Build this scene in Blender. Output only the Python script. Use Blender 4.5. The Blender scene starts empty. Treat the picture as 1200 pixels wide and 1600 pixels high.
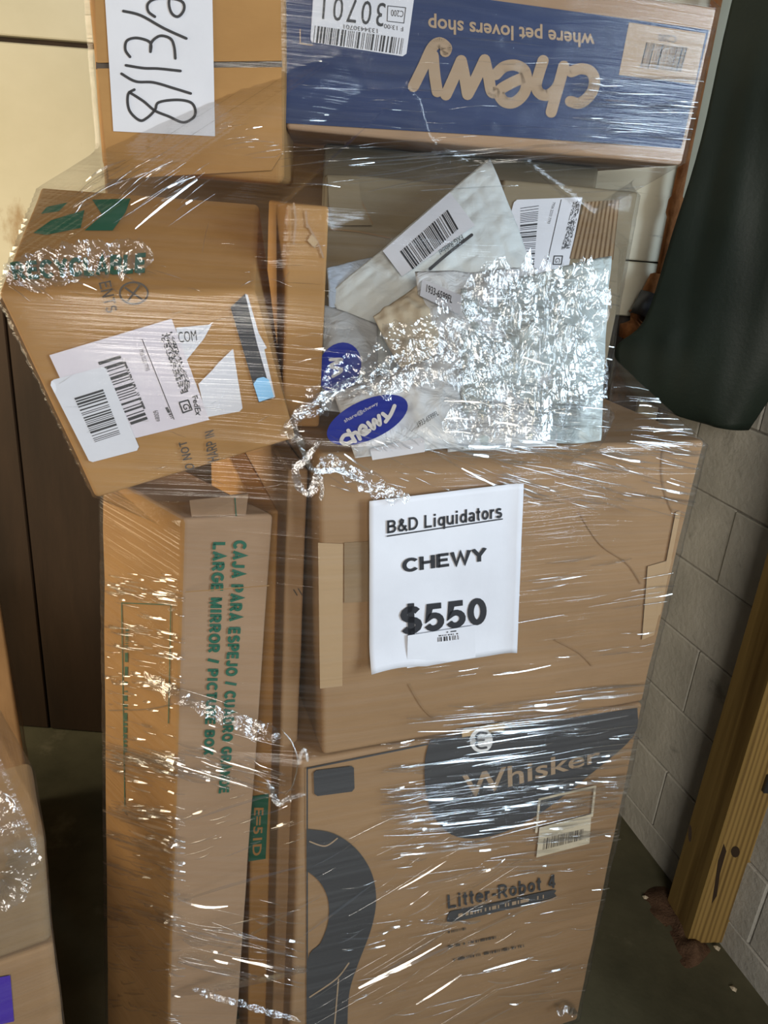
import bpy, bmesh, math, random
from mathutils import Vector, Matrix, noise
from mathutils.bvhtree import BVHTree
random.seed(7)
S = bpy.context.scene
COL = S.collection

# ------------------------------------------------------------------ camera, world, lights, exposure
F_PX, W_PX, H_PX = 1202.0, 1200.0, 1600.0
PITCH, ROLL, CAM_H = math.radians(22), 0.08, 1.75
CF = Vector((0, math.cos(PITCH), -math.sin(PITCH)))
_r0 = Vector((1, 0, 0)); _u0 = Vector((0, math.sin(PITCH), math.cos(PITCH)))
CR = _r0 * math.cos(ROLL) + _u0 * math.sin(ROLL)
CU = _u0 * math.cos(ROLL) - _r0 * math.sin(ROLL)
CC = Vector((0, 0, CAM_H))
cam = bpy.data.cameras.new('camera'); camo = bpy.data.objects.new('camera', cam); COL.objects.link(camo)
cam.sensor_fit = 'VERTICAL'; cam.sensor_height = 24.0; cam.lens = 24.0 * F_PX / H_PX
cam.clip_start = 0.02
camo.matrix_world = Matrix(((CR.x, CU.x, -CF.x, CC.x), (CR.y, CU.y, -CF.y, CC.y), (CR.z, CU.z, -CF.z, CC.z), (0, 0, 0, 1)))
S.camera = camo

w = bpy.data.worlds.new('daylight'); S.world = w; w.use_nodes = True
w.node_tree.nodes['Background'].inputs[0].default_value = (0.62, 0.78, 1.0, 1)
w.node_tree.nodes['Background'].inputs[1].default_value = 0.18
def area(name, loc, target, sx, sy, power, col):
    l = bpy.data.lights.new(name, 'AREA'); l.shape = 'RECTANGLE'; l.size = sx; l.size_y = sy; l.energy = power; l.color = col
    o = bpy.data.objects.new(name, l); COL.objects.link(o); o.location = loc
    o.rotation_euler = (Vector(target) - Vector(loc)).to_track_quat('-Z', 'Y').to_euler()
    return o
area('doorway_daylight', (2.6, -0.5, 2.2), (0.25, 1.1, 1.2), 1.3, 1.9, 165, (0.70, 0.86, 1.0))
area('front_opening_daylight', (0.35, -2.9, 2.5), (0.2, 1.2, 1.0), 1.6, 1.2, 120, (1.0, 0.93, 0.82))
area('wall_lamp', (-1.9, 0.95, 1.68), (-0.4, 1.1, 1.2), 1.1, 1.25, 46, (1.0, 0.85, 0.60))
S.view_settings.view_transform = 'Standard'; S.view_settings.look = 'None'
S.view_settings.gamma = 1.0; S.view_settings.use_curve_mapping = False
S.view_settings.exposure = -0.32
S.cycles.max_bounces = 6; S.cycles.transparent_max_bounces = 14
S.cycles.use_denoising = True

# ------------------------------------------------------------------ measuring helpers (photo pixel -> point in the place)
def ray(p): return CF + CR * ((p[0] - 600) / F_PX) - CU * ((p[1] - 800) / F_PX)
def at(x, y, d): return CC + ray((x, y)) * d
def at_z(x, y, z):
    d = ray((x, y)); return CC + d * ((z - CAM_H) / d.z)
def at_y(x, y, Y):
    d = ray((x, y)); return CC + d * (Y / d.y)
class Plane:
    def __init__(s, p, n): s.p = Vector(p); s.n = Vector(n).normalized()
    def hit(s, px, off=0.0):
        d = ray(px); q = s.p + s.n * off
        return CC + d * ((q - CC).dot(s.n) / d.dot(s.n))
def yplane(px, d, yaw, lean=0.0):
    a = math.radians(yaw); l = math.radians(lean)
    return Plane(at(px[0], px[1], d), (math.sin(a) * math.cos(l), -math.cos(a) * math.cos(l), math.sin(l)))
def plane3(a, b, c):
    n = (b - a).cross(c - a)
    if n.dot(CC - a) < 0: n = -n
    return Plane(a, n)

# ------------------------------------------------------------------ materials
def newmat(name):
    m = bpy.data.materials.new(name); m.use_nodes = True
    nt = m.node_tree; b = nt.nodes['Principled BSDF']
    return m, nt, b
def nd(nt, t, **kw):
    n = nt.nodes.new(t)
    for k, v in kw.items():
        if k in n.inputs: n.inputs[k].default_value = v
        else: setattr(n, k, v)
    return n
def plain(name, col, rough=0.6, metal=0.0, spec=0.5):
    m, nt, b = newmat(name)
    b.inputs['Base Color'].default_value = (*col, 1); b.inputs['Roughness'].default_value = rough
    b.inputs['Metallic'].default_value = metal; b.inputs['Specular IOR Level'].default_value = spec
    return m
def noisy(name, c1, c2, scale=(8, 8, 8), detail=6, rough=0.7, bump=0.1, bscale=None, lo=0.35, hi=0.65, spec=0.3, dist=0.0, extra=None):
    m, nt, b = newmat(name)
    tc = nd(nt, 'ShaderNodeTexCoord'); mp = nd(nt, 'ShaderNodeMapping'); mp.inputs['Scale'].default_value = scale
    nt.links.new(tc.outputs['Object'], mp.inputs[0])
    n = nd(nt, 'ShaderNodeTexNoise', Scale=1.0, Detail=detail, Roughness=0.6, Distortion=dist); nt.links.new(mp.outputs[0], n.inputs['Vector'])
    r = nd(nt, 'ShaderNodeValToRGB'); r.color_ramp.elements[0].position = lo; r.color_ramp.elements[1].position = hi
    r.color_ramp.elements[0].color = (*c1, 1); r.color_ramp.elements[1].color = (*c2, 1)
    nt.links.new(n.outputs['Fac'], r.inputs[0])
    out = r.outputs[0]
    if extra:      # (colour, scale, lo, hi, amount) stains
        col, es, elo, ehi, amt = extra
        mp2 = nd(nt, 'ShaderNodeMapping'); mp2.inputs['Scale'].default_value = es; nt.links.new(tc.outputs['Object'], mp2.inputs[0])
        n2 = nd(nt, 'ShaderNodeTexNoise', Scale=1.0, Detail=8.0, Roughness=0.65); nt.links.new(mp2.outputs[0], n2.inputs['Vector'])
        mr = nd(nt, 'ShaderNodeMapRange'); mr.inputs[1].default_value = elo; mr.inputs[2].default_value = ehi; mr.inputs[4].default_value = amt
        nt.links.new(n2.outputs['Fac'], mr.inputs[0])
        mx = nd(nt, 'ShaderNodeMixRGB'); mx.inputs[2].default_value = (*col, 1)
        nt.links.new(mr.outputs[0], mx.inputs[0]); nt.links.new(out, mx.inputs[1]); out = mx.outputs[0]
    nt.links.new(out, b.inputs['Base Color'])
    b.inputs['Roughness'].default_value = rough; b.inputs['Specular IOR Level'].default_value = spec
    if bump:
        nb = nd(nt, 'ShaderNodeTexNoise', Scale=1.0, Detail=5.0, Roughness=0.6)
        mpb = nd(nt, 'ShaderNodeMapping'); mpb.inputs['Scale'].default_value = bscale or tuple(4 * q for q in scale)
        nt.links.new(tc.outputs['Object'], mpb.inputs[0]); nt.links.new(mpb.outputs[0], nb.inputs['Vector'])
        bp = nd(nt, 'ShaderNodeBump', Strength=bump, Distance=0.01); nt.links.new(nb.outputs['Fac'], bp.inputs['Height'])
        nt.links.new(bp.outputs[0], b.inputs['Normal'])
    return m
def cardboard(name, c1, c2):
    return noisy(name, c1, c2, scale=(4, 4, 7), detail=7, rough=0.75, bump=0.08, bscale=(20, 20, 160), lo=0.3, hi=0.7, spec=0.2,
                 extra=(tuple(q * 0.72 for q in c1), (2.2, 2.2, 3.5), 0.52, 0.75, 0.5))
M = {}
M['card'] = cardboard('kraft_cardboard', (0.265, 0.157, 0.078), (0.325, 0.198, 0.102))
M['card_warm'] = cardboard('golden_cardboard', (0.32, 0.168, 0.058), (0.40, 0.220, 0.080))
M['card_pink'] = cardboard('pale_cardboard', (0.31, 0.195, 0.115), (0.37, 0.240, 0.145))
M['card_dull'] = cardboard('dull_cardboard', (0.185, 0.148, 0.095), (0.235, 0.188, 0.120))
M['card_edge'] = plain('creased_cardboard', (0.25, 0.145, 0.066), 0.7)
M['card_black'] = cardboard('dark_wrapped_cardboard', (0.070, 0.042, 0.022), (0.100, 0.060, 0.032))
M['card_old'] = cardboard('old_cardboard', (0.20, 0.13, 0.07), (0.27, 0.18, 0.10))
M['tape'] = plain('packing_tape', (0.42, 0.29, 0.16), 0.22)
M['tape_pale'] = plain('paper_tape', (0.40, 0.265, 0.145), 0.4)
M['white'] = noisy('white_paper', (0.58, 0.58, 0.62), (0.65, 0.65, 0.69), scale=(6, 6, 6), rough=0.55, bump=0.05)
M['white_pink'] = noisy('lilac_white_paper', (0.58, 0.53, 0.58), (0.65, 0.60, 0.64), scale=(6, 6, 6), rough=0.5, bump=0.04)
M['ink'] = plain('black_ink', (0.018, 0.018, 0.022), 0.6)
M['ink_soft'] = plain('worn_black_print', (0.045, 0.043, 0.045), 0.65)
M['ink_brown'] = plain('brown_black_print', (0.07, 0.05, 0.035), 0.7)
M['blue'] = noisy('navy_blue_print', (0.013, 0.027, 0.085), (0.018, 0.035, 0.105), scale=(3, 3, 30), rough=0.6, bump=0.06)
M['blue_bag'] = plain('royal_blue_print', (0.020, 0.035, 0.30), 0.35)
M['tan_print'] = plain('bare_kraft_letter', (0.34, 0.235, 0.145), 0.7)
M['pale_print'] = plain('pale_letter', (0.70, 0.68, 0.66), 0.6)
M['green'] = plain('green_print', (0.012, 0.105, 0.060), 0.65)
M['purple'] = plain('purple_print', (0.060, 0.025, 0.30), 0.5)
M['cyan'] = plain('sky_blue_print', (0.20, 0.50, 0.80), 0.45)
M['kraft_light'] = noisy('pale_kraft_paper', (0.52, 0.44, 0.31), (0.62, 0.53, 0.39), scale=(10, 10, 10), rough=0.6, bump=0.25)
M['cream'] = noisy('cream_painted_board', (0.50, 0.455, 0.32), (0.58, 0.53, 0.39), scale=(2, 2, 3), rough=0.6, bump=0.06,
                   extra=((0.30, 0.18, 0.07), (5, 5, 2.6), 0.60, 0.70, 0.8))
M['cream_pale'] = noisy('pale_painted_board', (0.66, 0.63, 0.50), (0.74, 0.71, 0.58), scale=(3, 3, 9), rough=0.6, bump=0.06,
                   extra=((0.16, 0.12, 0.07), (4, 4, 40), 0.62, 0.70, 0.7))
M['dark_wood_and_shade'] = noisy('dark_brown_board_and_shade', (0.026, 0.016, 0.009), (0.050, 0.029, 0.016), scale=(6, 6, 1), rough=0.75, bump=0.15)  # brown wood; its near black tone also holds the lower wall's shadow
M['block'] = noisy('grey_concrete_block', (0.40, 0.385, 0.345), (0.52, 0.50, 0.45), scale=(5, 5, 5), detail=9, rough=0.9, bump=0.35, bscale=(60, 60, 60),
                   extra=((0.16, 0.15, 0.13), (9, 9, 9), 0.60, 0.74, 0.7))
M['mortar'] = noisy('dark_mortar', (0.20, 0.19, 0.17), (0.36, 0.34, 0.31), scale=(20, 20, 20), rough=0.95, bump=0.3)
M['floor'] = noisy('stained_concrete', (0.060, 0.056, 0.032), (0.120, 0.110, 0.066), scale=(3, 3, 3), detail=10, rough=0.75, bump=0.12, bscale=(40, 40, 40),
                   extra=((0.24, 0.21, 0.14), (5, 5, 5), 0.60, 0.74, 0.6))
M['post'] = None
M['tarp'] = noisy('dark_green_tarp', (0.014, 0.023, 0.018), (0.022, 0.034, 0.026), scale=(4, 4, 4), rough=0.55, bump=0.1, bscale=(120, 120, 120), spec=0.4)
M['rust'] = noisy('rusty_pipe', (0.22, 0.075, 0.022), (0.42, 0.17, 0.060), scale=(30, 30, 20), rough=0.85, bump=0.4)
M['rust_dark'] = noisy('dark_rusty_iron', (0.035, 0.030, 0.028), (0.12, 0.060, 0.030), scale=(40, 40, 40), rough=0.7, bump=0.4)
M['steel'] = plain('dark_steel', (0.10, 0.10, 0.11), 0.4, 0.8)
M['dirt'] = noisy('red_brown_dirt', (0.085, 0.045, 0.025), (0.15, 0.085, 0.050), scale=(40, 40, 40), rough=0.95, bump=0.6)
M['pallet'] = noisy('pallet_wood', (0.30, 0.22, 0.13), (0.42, 0.32, 0.20), scale=(2, 14, 14), rough=0.8, bump=0.2)

def wood_post():
    m, nt, b = newmat('treated_pine')
    tc = nd(nt, 'ShaderNodeTexCoord'); mp = nd(nt, 'ShaderNodeMapping'); mp.inputs['Scale'].default_value = (22, 22, 1.1)
    nt.links.new(tc.outputs['Object'], mp.inputs[0])
    wv = nd(nt, 'ShaderNodeTexWave', Scale=1.1, Distortion=5.0, Detail=3.0); wv.inputs['Detail Scale'].default_value = 0.7
    nt.links.new(mp.outputs[0], wv.inputs['Vector'])
    n = nd(nt, 'ShaderNodeTexNoise', Scale=2.0, Detail=6.0); nt.links.new(mp.outputs[0], n.inputs['Vector'])
    mx = nd(nt, 'ShaderNodeMixRGB'); mx.inputs[0].default_value = 0.6
    nt.links.new(wv.outputs['Fac'], mx.inputs[1]); nt.links.new(n.outputs['Fac'], mx.inputs[2])
    r = nd(nt, 'ShaderNodeValToRGB'); e = r.color_ramp.elements
    e[0].position = 0.15; e[0].color = (0.135, 0.075, 0.018, 1); e[1].position = 0.6; e[1].color = (0.35, 0.225, 0.070, 1)
    nt.links.new(mx.outputs[0], r.inputs[0]); nt.links.new(r.outputs[0], b.inputs['Base Color'])
    b.inputs['Roughness'].default_value = 0.6
    bp = nd(nt, 'ShaderNodeBump', Strength=0.15, Distance=0.01); nt.links.new(mx.outputs[0], bp.inputs['Height']); nt.links.new(bp.outputs[0], b.inputs['Normal'])
    return m
M['post'] = wood_post()

def bag_mat(name, col, trans=0.25, rough=0.3, crinkle=0.5):
    m, nt, b = newmat(name)
    b.inputs['Base Color'].default_value = (*col, 1); b.inputs['Roughness'].default_value = rough
    tc = nd(nt, 'ShaderNodeTexCoord')
    n = nd(nt, 'ShaderNodeTexNoise', Scale=26.0, Detail=4.0, Distortion=1.2); nt.links.new(tc.outputs['Object'], n.inputs['Vector'])
    bp = nd(nt, 'ShaderNodeBump', Strength=crinkle, Distance=0.012); nt.links.new(n.outputs['Fac'], bp.inputs['Height']); nt.links.new(bp.outputs[0], b.inputs['Normal'])
    if trans:
        t = nd(nt, 'ShaderNodeBsdfTransparent'); mx = nd(nt, 'ShaderNodeMixShader', Fac=trans)
        nt.links.new(b.outputs[0], mx.inputs[1]); nt.links.new(t.outputs[0], mx.inputs[2])
        nt.links.new(mx.outputs[0], nt.nodes['Material Output'].inputs[0])
    return m
M['bubble'] = bag_mat('white_bubble_mailer', (0.66, 0.70, 0.70), 0.0, 0.3, 0.25)
M['poly_white'] = bag_mat('white_poly_bag', (0.70, 0.72, 0.74), 0.0, 0.28, 0.7)
M['poly_grey'] = bag_mat('grey_poly_bag', (0.42, 0.43, 0.44), 0.0, 0.35, 0.5)
M['poly_blue'] = bag_mat('pale_blue_poly_bag', (0.52, 0.60, 0.72), 0.0, 0.3, 0.5)
M['poly_clear'] = bag_mat('frosted_poly_bag', (0.62, 0.70, 0.70), 0.22, 0.3, 0.8)

def film_mat(name, gloss, rough, haze, bump, sx, sy, hazecol=(0.85, 0.88, 0.9), rot=0.0, dist=0.004, cap=0.25):
    m = bpy.data.materials.new(name); m.use_nodes = True; nt = m.node_tree; nt.nodes.clear()
    out = nd(nt, 'ShaderNodeOutputMaterial')
    uv = nd(nt, 'ShaderNodeUVMap'); uv.uv_map = 'film'
    warp = nd(nt, 'ShaderNodeTexNoise', Scale=3.0, Detail=1.0)
    nt.links.new(uv.outputs[0], warp.inputs['Vector'])
    va = nd(nt, 'ShaderNodeVectorMath', operation='SCALE'); va.inputs['Scale'].default_value = 0.025
    nt.links.new(warp.outputs['Color'], va.inputs[0])
    vb = nd(nt, 'ShaderNodeVectorMath', operation='ADD'); nt.links.new(uv.outputs[0], vb.inputs[0]); nt.links.new(va.outputs[0], vb.inputs[1])
    mp = nd(nt, 'ShaderNodeMapping'); mp.inputs['Scale'].default_value = (sx, sy, 1); mp.inputs['Rotation'].default_value = (0, 0, rot)
    nt.links.new(vb.outputs[0], mp.inputs[0])
    n1 = nd(nt, 'ShaderNodeTexNoise', Scale=1.0, Detail=3.0, Roughness=0.6); nt.links.new(mp.outputs[0], n1.inputs['Vector'])
    bp = nd(nt, 'ShaderNodeBump', Strength=bump, Distance=dist); nt.links.new(n1.outputs['Fac'], bp.inputs['Height'])
    fr = nd(nt, 'ShaderNodeFresnel', IOR=1.5); nt.links.new(bp.outputs[0], fr.inputs['Normal'])
    fm = nd(nt, 'ShaderNodeMath', operation='MULTIPLY'); fm.inputs[1].default_value = gloss; fm.use_clamp = True
    cl = nd(nt, 'ShaderNodeMath', operation='MINIMUM'); cl.inputs[1].default_value = cap; nt.links.new(fm.outputs[0], cl.inputs[0])
    nt.links.new(fr.outputs[0], fm.inputs[0])
    tr = nd(nt, 'ShaderNodeBsdfTransparent'); tr.inputs[0].default_value = (0.985, 0.985, 0.985, 1)
    gl = nd(nt, 'ShaderNodeBsdfGlossy'); gl.inputs['Roughness'].default_value = rough; nt.links.new(bp.outputs[0], gl.inputs['Normal'])
    df = nd(nt, 'ShaderNodeBsdfDiffuse'); df.inputs[0].default_value = (*hazecol, 1)
    n2 = nd(nt, 'ShaderNodeTexNoise', Scale=1.0, Detail=4.0); mp2 = nd(nt, 'ShaderNodeMapping'); mp2.inputs['Scale'].default_value = (sx * 0.7, sy * 0.5, 1)
    nt.links.new(vb.outputs[0], mp2.inputs[0]); nt.links.new(mp2.outputs[0], n2.inputs['Vector'])
    mr = nd(nt, 'ShaderNodeMapRange'); mr.inputs[1].default_value = 0.42; mr.inputs[2].default_value = 0.75; mr.inputs[3].default_value = haze * 0.3; mr.inputs[4].default_value = haze * 2
    nt.links.new(n2.outputs['Fac'], mr.inputs[0])
    m1 = nd(nt, 'ShaderNodeMixShader'); nt.links.new(mr.outputs[0], m1.inputs[0]); nt.links.new(tr.outputs[0], m1.inputs[1]); nt.links.new(df.outputs[0], m1.inputs[2])
    m2 = nd(nt, 'ShaderNodeMixShader'); nt.links.new(cl.outputs[0], m2.inputs[0]); nt.links.new(m1.outputs[0], m2.inputs[1]); nt.links.new(gl.outputs[0], m2.inputs[2])
    nt.links.new(m2.outputs[0], out.inputs[0])
    return m
M['film'] = film_mat('stretch_film', 0.85, 0.12, 0.014, 0.42, 1.3, 210)
M['crumple'] = film_mat('crumpled_film', 3.4, 0.12, 0.03, 0.45, 42, 42, dist=0.006, cap=0.5)
M['fold'] = film_mat('film_fold', 4.5, 0.13, 0.02, 0.0, 5, 5, cap=0.26)

# ------------------------------------------------------------------ object helpers
def obj(name, verts, faces, mat, parent=None, smooth=False, base=None):
    me = bpy.data.meshes.new(name); me.from_pydata([tuple(v) for v in verts], [], faces); me.validate(); me.update()
    if mat is not None: me.materials.append(mat)
    if smooth: me.polygons.foreach_set('use_smooth', [True] * len(me.polygons))
    o = bpy.data.objects.new(name, me); COL.objects.link(o)
    if parent is not None:
        o.parent = parent
        if parent.type == 'EMPTY': o.matrix_parent_inverse = Matrix.Translation(-parent.location)
    return o
def thing(name, label, cat, loc, group=None):
    o = bpy.data.objects.new(name, None); COL.objects.link(o); o.location = loc; o.empty_display_size = 0.05
    o['label'] = label; o['category'] = cat
    if group: o['group'] = group
    return o
def tag(o, label, cat, group=None):
    o['label'] = label; o['category'] = cat
    if group: o['group'] = group
    return o
def setting(o): o['kind'] = 'structure'; return o
def stuff(o): o['kind'] = 'stuff'; return o

def fix_normals(o):
    bm = bmesh.new(); bm.from_mesh(o.data); bmesh.ops.recalc_face_normals(bm, faces=bm.faces); bm.to_mesh(o.data); bm.free()

def hexa(c, r=0.006, n=14, dent=0.0, seed=0):
    """rounded, slightly dented box through 8 corners: front TL TR BR BL then back TL TR BR BL"""
    c = [Vector(q) for q in c]
    L = ((c[1] - c[0]).length, (c[4] - c[0]).length, (c[3] - c[0]).length)
    def axis(l):
        a = [0, r * 0.3, r * 0.7, r] ; k = [r + (l - 2 * r) * i / n for i in range(1, n)]
        return a + k + [l - q for q in reversed(a)]
    A = [axis(l) for l in L]
    V = []; idx = {}; Fs = []
    def put(p):
        key = (round(p[0], 6), round(p[1], 6), round(p[2], 6))
        if key in idx: return idx[key]
        q = [min(max(p[i], r), L[i] - r) for i in range(3)]
        d = Vector([p[i] - q[i] for i in range(3)])
        if d.length > 1e-9: d = d.normalized() * r
        s = [(q[i] + d[i]) / L[i] for i in range(3)]
        u, d_, v = s
        f = (c[0] * (1 - u) + c[1] * u) * (1 - v) + (c[3] * (1 - u) + c[2] * u) * v
        b = (c[4] * (1 - u) + c[5] * u) * (1 - v) + (c[7] * (1 - u) + c[6] * u) * v
        w_ = f * (1 - d_) + b * d_
        if dent:
            k = noise.noise(Vector((w_.x * 5 + seed, w_.y * 5, w_.z * 5 + seed))) * 0.5 + 0.5
            edge = min(1, min(min(p[0], L[0] - p[0]) + min(p[2], L[2] - p[2]), 0.12) / 0.12)
            w_ += (b - f).normalized() * dent * k
            w_ += Vector((noise.noise(w_ * 14 + Vector((seed, 0, 0))), 0, noise.noise(w_ * 14 + Vector((0, seed, 3))))) * dent * 0.5
        idx[key] = len(V); V.append(w_); return idx[key]
    for ax in range(3):
        o1, o2 = [i for i in range(3) if i != ax]
        for side in (0, L[ax]):
            for i in range(len(A[o1]) - 1):
                for j in range(len(A[o2]) - 1):
                    q = []
                    for (di, dj) in ((0, 0), (1, 0), (1, 1), (0, 1)):
                        p = [0, 0, 0]; p[ax] = side; p[o1] = A[o1][i + di]; p[o2] = A[o2][j + dj]; q.append(put(p))
                    Fs.append(q)
    return V, Fs
HULL = {}
def carton(name, label, front, back, mat, r=0.006, dent=0.002, seed=0, group=None, cat='box', extra=None):
    """front: TL TR BR BL points; back: vector or 4 points. Thing > body"""
    front = [Vector(q) for q in front]
    bk = [q + Vector(back) for q in front] if not isinstance(back, list) else [Vector(q) for q in back]
    c = front + bk
    zmin = min(q.z for q in c); ctr = sum(c, Vector()) / 8
    t = thing(name, label, cat, (ctr.x, ctr.y, zmin), group)
    V, Fs = hexa(c, r, 14, dent, seed)
    b = obj('body', V, Fs, mat, t, smooth=False); fix_normals(b)
    t['_'] = 0; del t['_']
    HULL[t.name] = c
    return t
def flat(name, pts, mat, parent, faces=None):
    return obj(name, pts, faces or [list(range(len(pts)))], mat, parent)
def patch_px(name, px, plane, off, mat, parent, thick=0.0):
    """flat printed or stuck patch: pixel outline measured on the plane"""
    P = [plane.hit(p, off) for p in px]
    if thick:
        n = len(P); Q = [p - plane.n * thick for p in P]
        return obj(name, P + Q, [list(range(n)), list(range(2 * n - 1, n - 1, -1))] + [[i, i + n, (i + 1) % n + n, (i + 1) % n] for i in range(n)], mat, parent)
    return flat(name, P, mat, parent)
def bil(q, u, v):  # TL TR BR BL, u right, v down
    return (q[0] * (1 - u) + q[1] * u) * (1 - v) + (q[3] * (1 - u) + q[2] * u) * v
def lettering(name, s, px, plane, off, mat, parent, bold=0.0, space=1.0, lines=1.0, align='LEFT'):
    cu = bpy.data.curves.new(name, 'FONT'); cu.body = s; cu.offset = bold; cu.space_character = space; cu.space_line = lines; cu.align_x = align
    cu.resolution_u = 3; cu.fill_mode = 'FRONT'
    tmp = bpy.data.objects.new('tmp', cu); COL.objects.link(tmp)
    bpy.context.view_layer.update()
    me = bpy.data.meshes.new_from_object(tmp.evaluated_get(bpy.context.evaluated_depsgraph_get()))
    bpy.data.objects.remove(tmp); bpy.data.curves.remove(cu)
    xs = [v.co.x for v in me.vertices]; ys = [v.co.y for v in me.vertices]
    x0, x1, y0, y1 = min(xs), max(xs), min(ys), max(ys)
    q = [plane.hit(p, off) for p in px]
    V = [bil(q, (v.co.x - x0) / (x1 - x0), 1 - (v.co.y - y0) / (y1 - y0)) for v in me.vertices]
    Fs = [list(p.vertices) for p in me.polygons]
    bpy.data.meshes.remove(me)
    return obj(name, V, Fs, mat, parent)
def _arc(cx, cy, rx, ry, a0, a1, n=10): return [(cx + rx * math.cos(math.radians(a0 + (a1 - a0) * i / n)), cy + ry * math.sin(math.radians(a0 + (a1 - a0) * i / n))) for i in range(n + 1)]
_h = 0.085; _T = 0.915
_S = _arc(.34, .72, .235, .195, 25, 270, 8) + _arc(.34, .30, .25, .215, 90, -155, 8)[1:]
_P = [(_h, _T), (.38, _T)] + _arc(.38, .68, .22, .235, 90, -90, 8)[1:] + [(_h, .445)]
_rd = _arc(.30, .36, .205, .275, 0, 360, 18)
GLY = {
 'A': (.78, [[(.08, 0), (.39, .96), (.70, 0)], [(.2, .28), (.58, .28)]]),
 'B': (.70, [[(_h, 0), (_h, 1)], [(_h, _T), (.38, _T)] + _arc(.38, .72, .2, .195, 90, -90, 8) + [(_h, .525)], [(_h, .525), (.4, .525)] + _arc(.4, .305, .22, .22, 90, -90, 8) + [(_h, _h)]]),
 'C': (.76, [_arc(.42, .5, .335, .415, 40, 320, 18)]), 'D': (.76, [[(_h, 0), (_h, 1)], [(_h, _T), (.32, _T)] + _arc(.32, .5, .35, .415, 90, -90, 12) + [(_h, _h)]]),
 'E': (.64, [[(_h, 0), (_h, 1)], [(_h, _T), (.62, _T)], [(_h, .52), (.57, .52)], [(_h, _h), (.64, _h)]]),
 'G': (.80, [_arc(.42, .5, .335, .415, 45, 340, 18) + [(.735, .45), (.45, .45)]]), 'H': (.74, [[(_h, 0), (_h, 1)], [(.655, 0), (.655, 1)], [(_h, .52), (.655, .52)]]),
 'I': (.30, [[(.15, 0), (.15, 1)]]), 'J': (.58, [[(.46, 1), (.46, .3)] + _arc(.275, .3, .185, .215, 0, -180, 8)]),
 'L': (.60, [[(_h, 1), (_h, 0)], [(_h, _h), (.6, _h)]]), 'M': (.86, [[(_h, 0), (_h, 1)], [(.775, 0), (.775, 1)], [(_h, .95), (.43, .12), (.775, .95)]]),
 'N': (.74, [[(_h, 0), (_h, 1)], [(.655, 0), (.655, 1)], [(_h, .95), (.655, .05)]]), 'O': (.82, [_arc(.41, .5, .325, .415, 0, 360, 24)]),
 'P': (.68, [[(_h, 0), (_h, 1)], _P]), 'R': (.74, [[(_h, 0), (_h, 1)], _P, [(.36, .445), (.66, 0)]]), 'S': (.68, [_S]), 'T': (.64, [[(.32, 0), (.32, 1)], [(.02, _T), (.62, _T)]]),
 'U': (.74, [[(_h, 1), (_h, .36)] + _arc(.37, .36, .285, .275, 180, 360, 12) + [(.655, 1)]]), 'W': (1.0, [[(.05, 1), (.28, .04), (.5, .9), (.72, .04), (.95, 1)]]),
 'X': (.72, [[(.08, 0), (.64, 1)], [(.08, 1), (.64, 0)]]), 'Y': (.74, [[(.05, 1), (.37, .45), (.69, 1)], [(.37, 0), (.37, .5)]]),
 '4': (.62, [[(.43, 0), (.43, 1)], [(.43, .95), (.09, .3)], [(.06, .28), (.6, .28)]]), '5': (.62, [[(.55, _T), (.17, _T), (.125, .50)] + _arc(.3, .33, .235, .245, 125, -155, 12)]),
 '0': (.62, [_arc(.31, .5, .22, .415, 0, 360, 20)]), '$': (.68, [_S, [(.34, -.13), (.34, 1.12)]]),
 '&': (.78, [[(.76, .0), (.26, .64), (.22, .80), (.33, .92), (.45, .84), (.43, .70), (.16, .43), (.10, .26), (.2, .1), (.38, .08), (.56, .2), (.68, .45)]]),
 'i': (.28, [[(.14, 0), (.14, .72)], [(.14, .84), (.14, 1)]]), 'q': (.61, [_rd, [(.52, .72), (.52, -.26)]]), 'u': (.61, [[(_h, .72), (_h, .3)] + _arc(.3, .3, .215, .22, 180, 360, 8), [(.52, 0), (.52, .72)]]),
 'd': (.61, [_rd, [(.52, 0), (.52, 1)]]), 'b': (.61, [_arc(.31, .36, .205, .275, 0, 360, 18), [(.09, 0), (.09, 1)]]), 'o': (.60, [_rd]),
 'a': (.56, [_arc(.28, .48, .19, .165, 155, 0, 8) + [(.47, 0)], _arc(.27, .21, .18, .135, 0, 360, 14)]), 't': (.36, [[(.17, .95), (.17, .2)] + _arc(.28, .2, .11, .13, 180, 275, 5), [(.0, .66), (.34, .66)]]),
 'r': (.40, [[(_h, 0), (_h, .72)], _arc(.3, .42, .215, .215, 180, 75, 6)]), 's': (.54, [[(x * .78, y * .72) for x, y in _S]]), 'e': (.58, [[(.1, .37), (.49, .37)] + _arc(.29, .36, .205, .275, 5, 310, 14)]),
 'l': (.26, [[(.13, 0), (.13, 1)]]), '-': (.36, [[(.03, .36), (.33, .36)]]), '/': (.34, [[(.04, -.03), (.30, 1.03)]]), ' ': (.30, []), 'x': (.5, [[(.05, 0), (.45, .72)], [(.05, .72), (.45, 0)]])}
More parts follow.
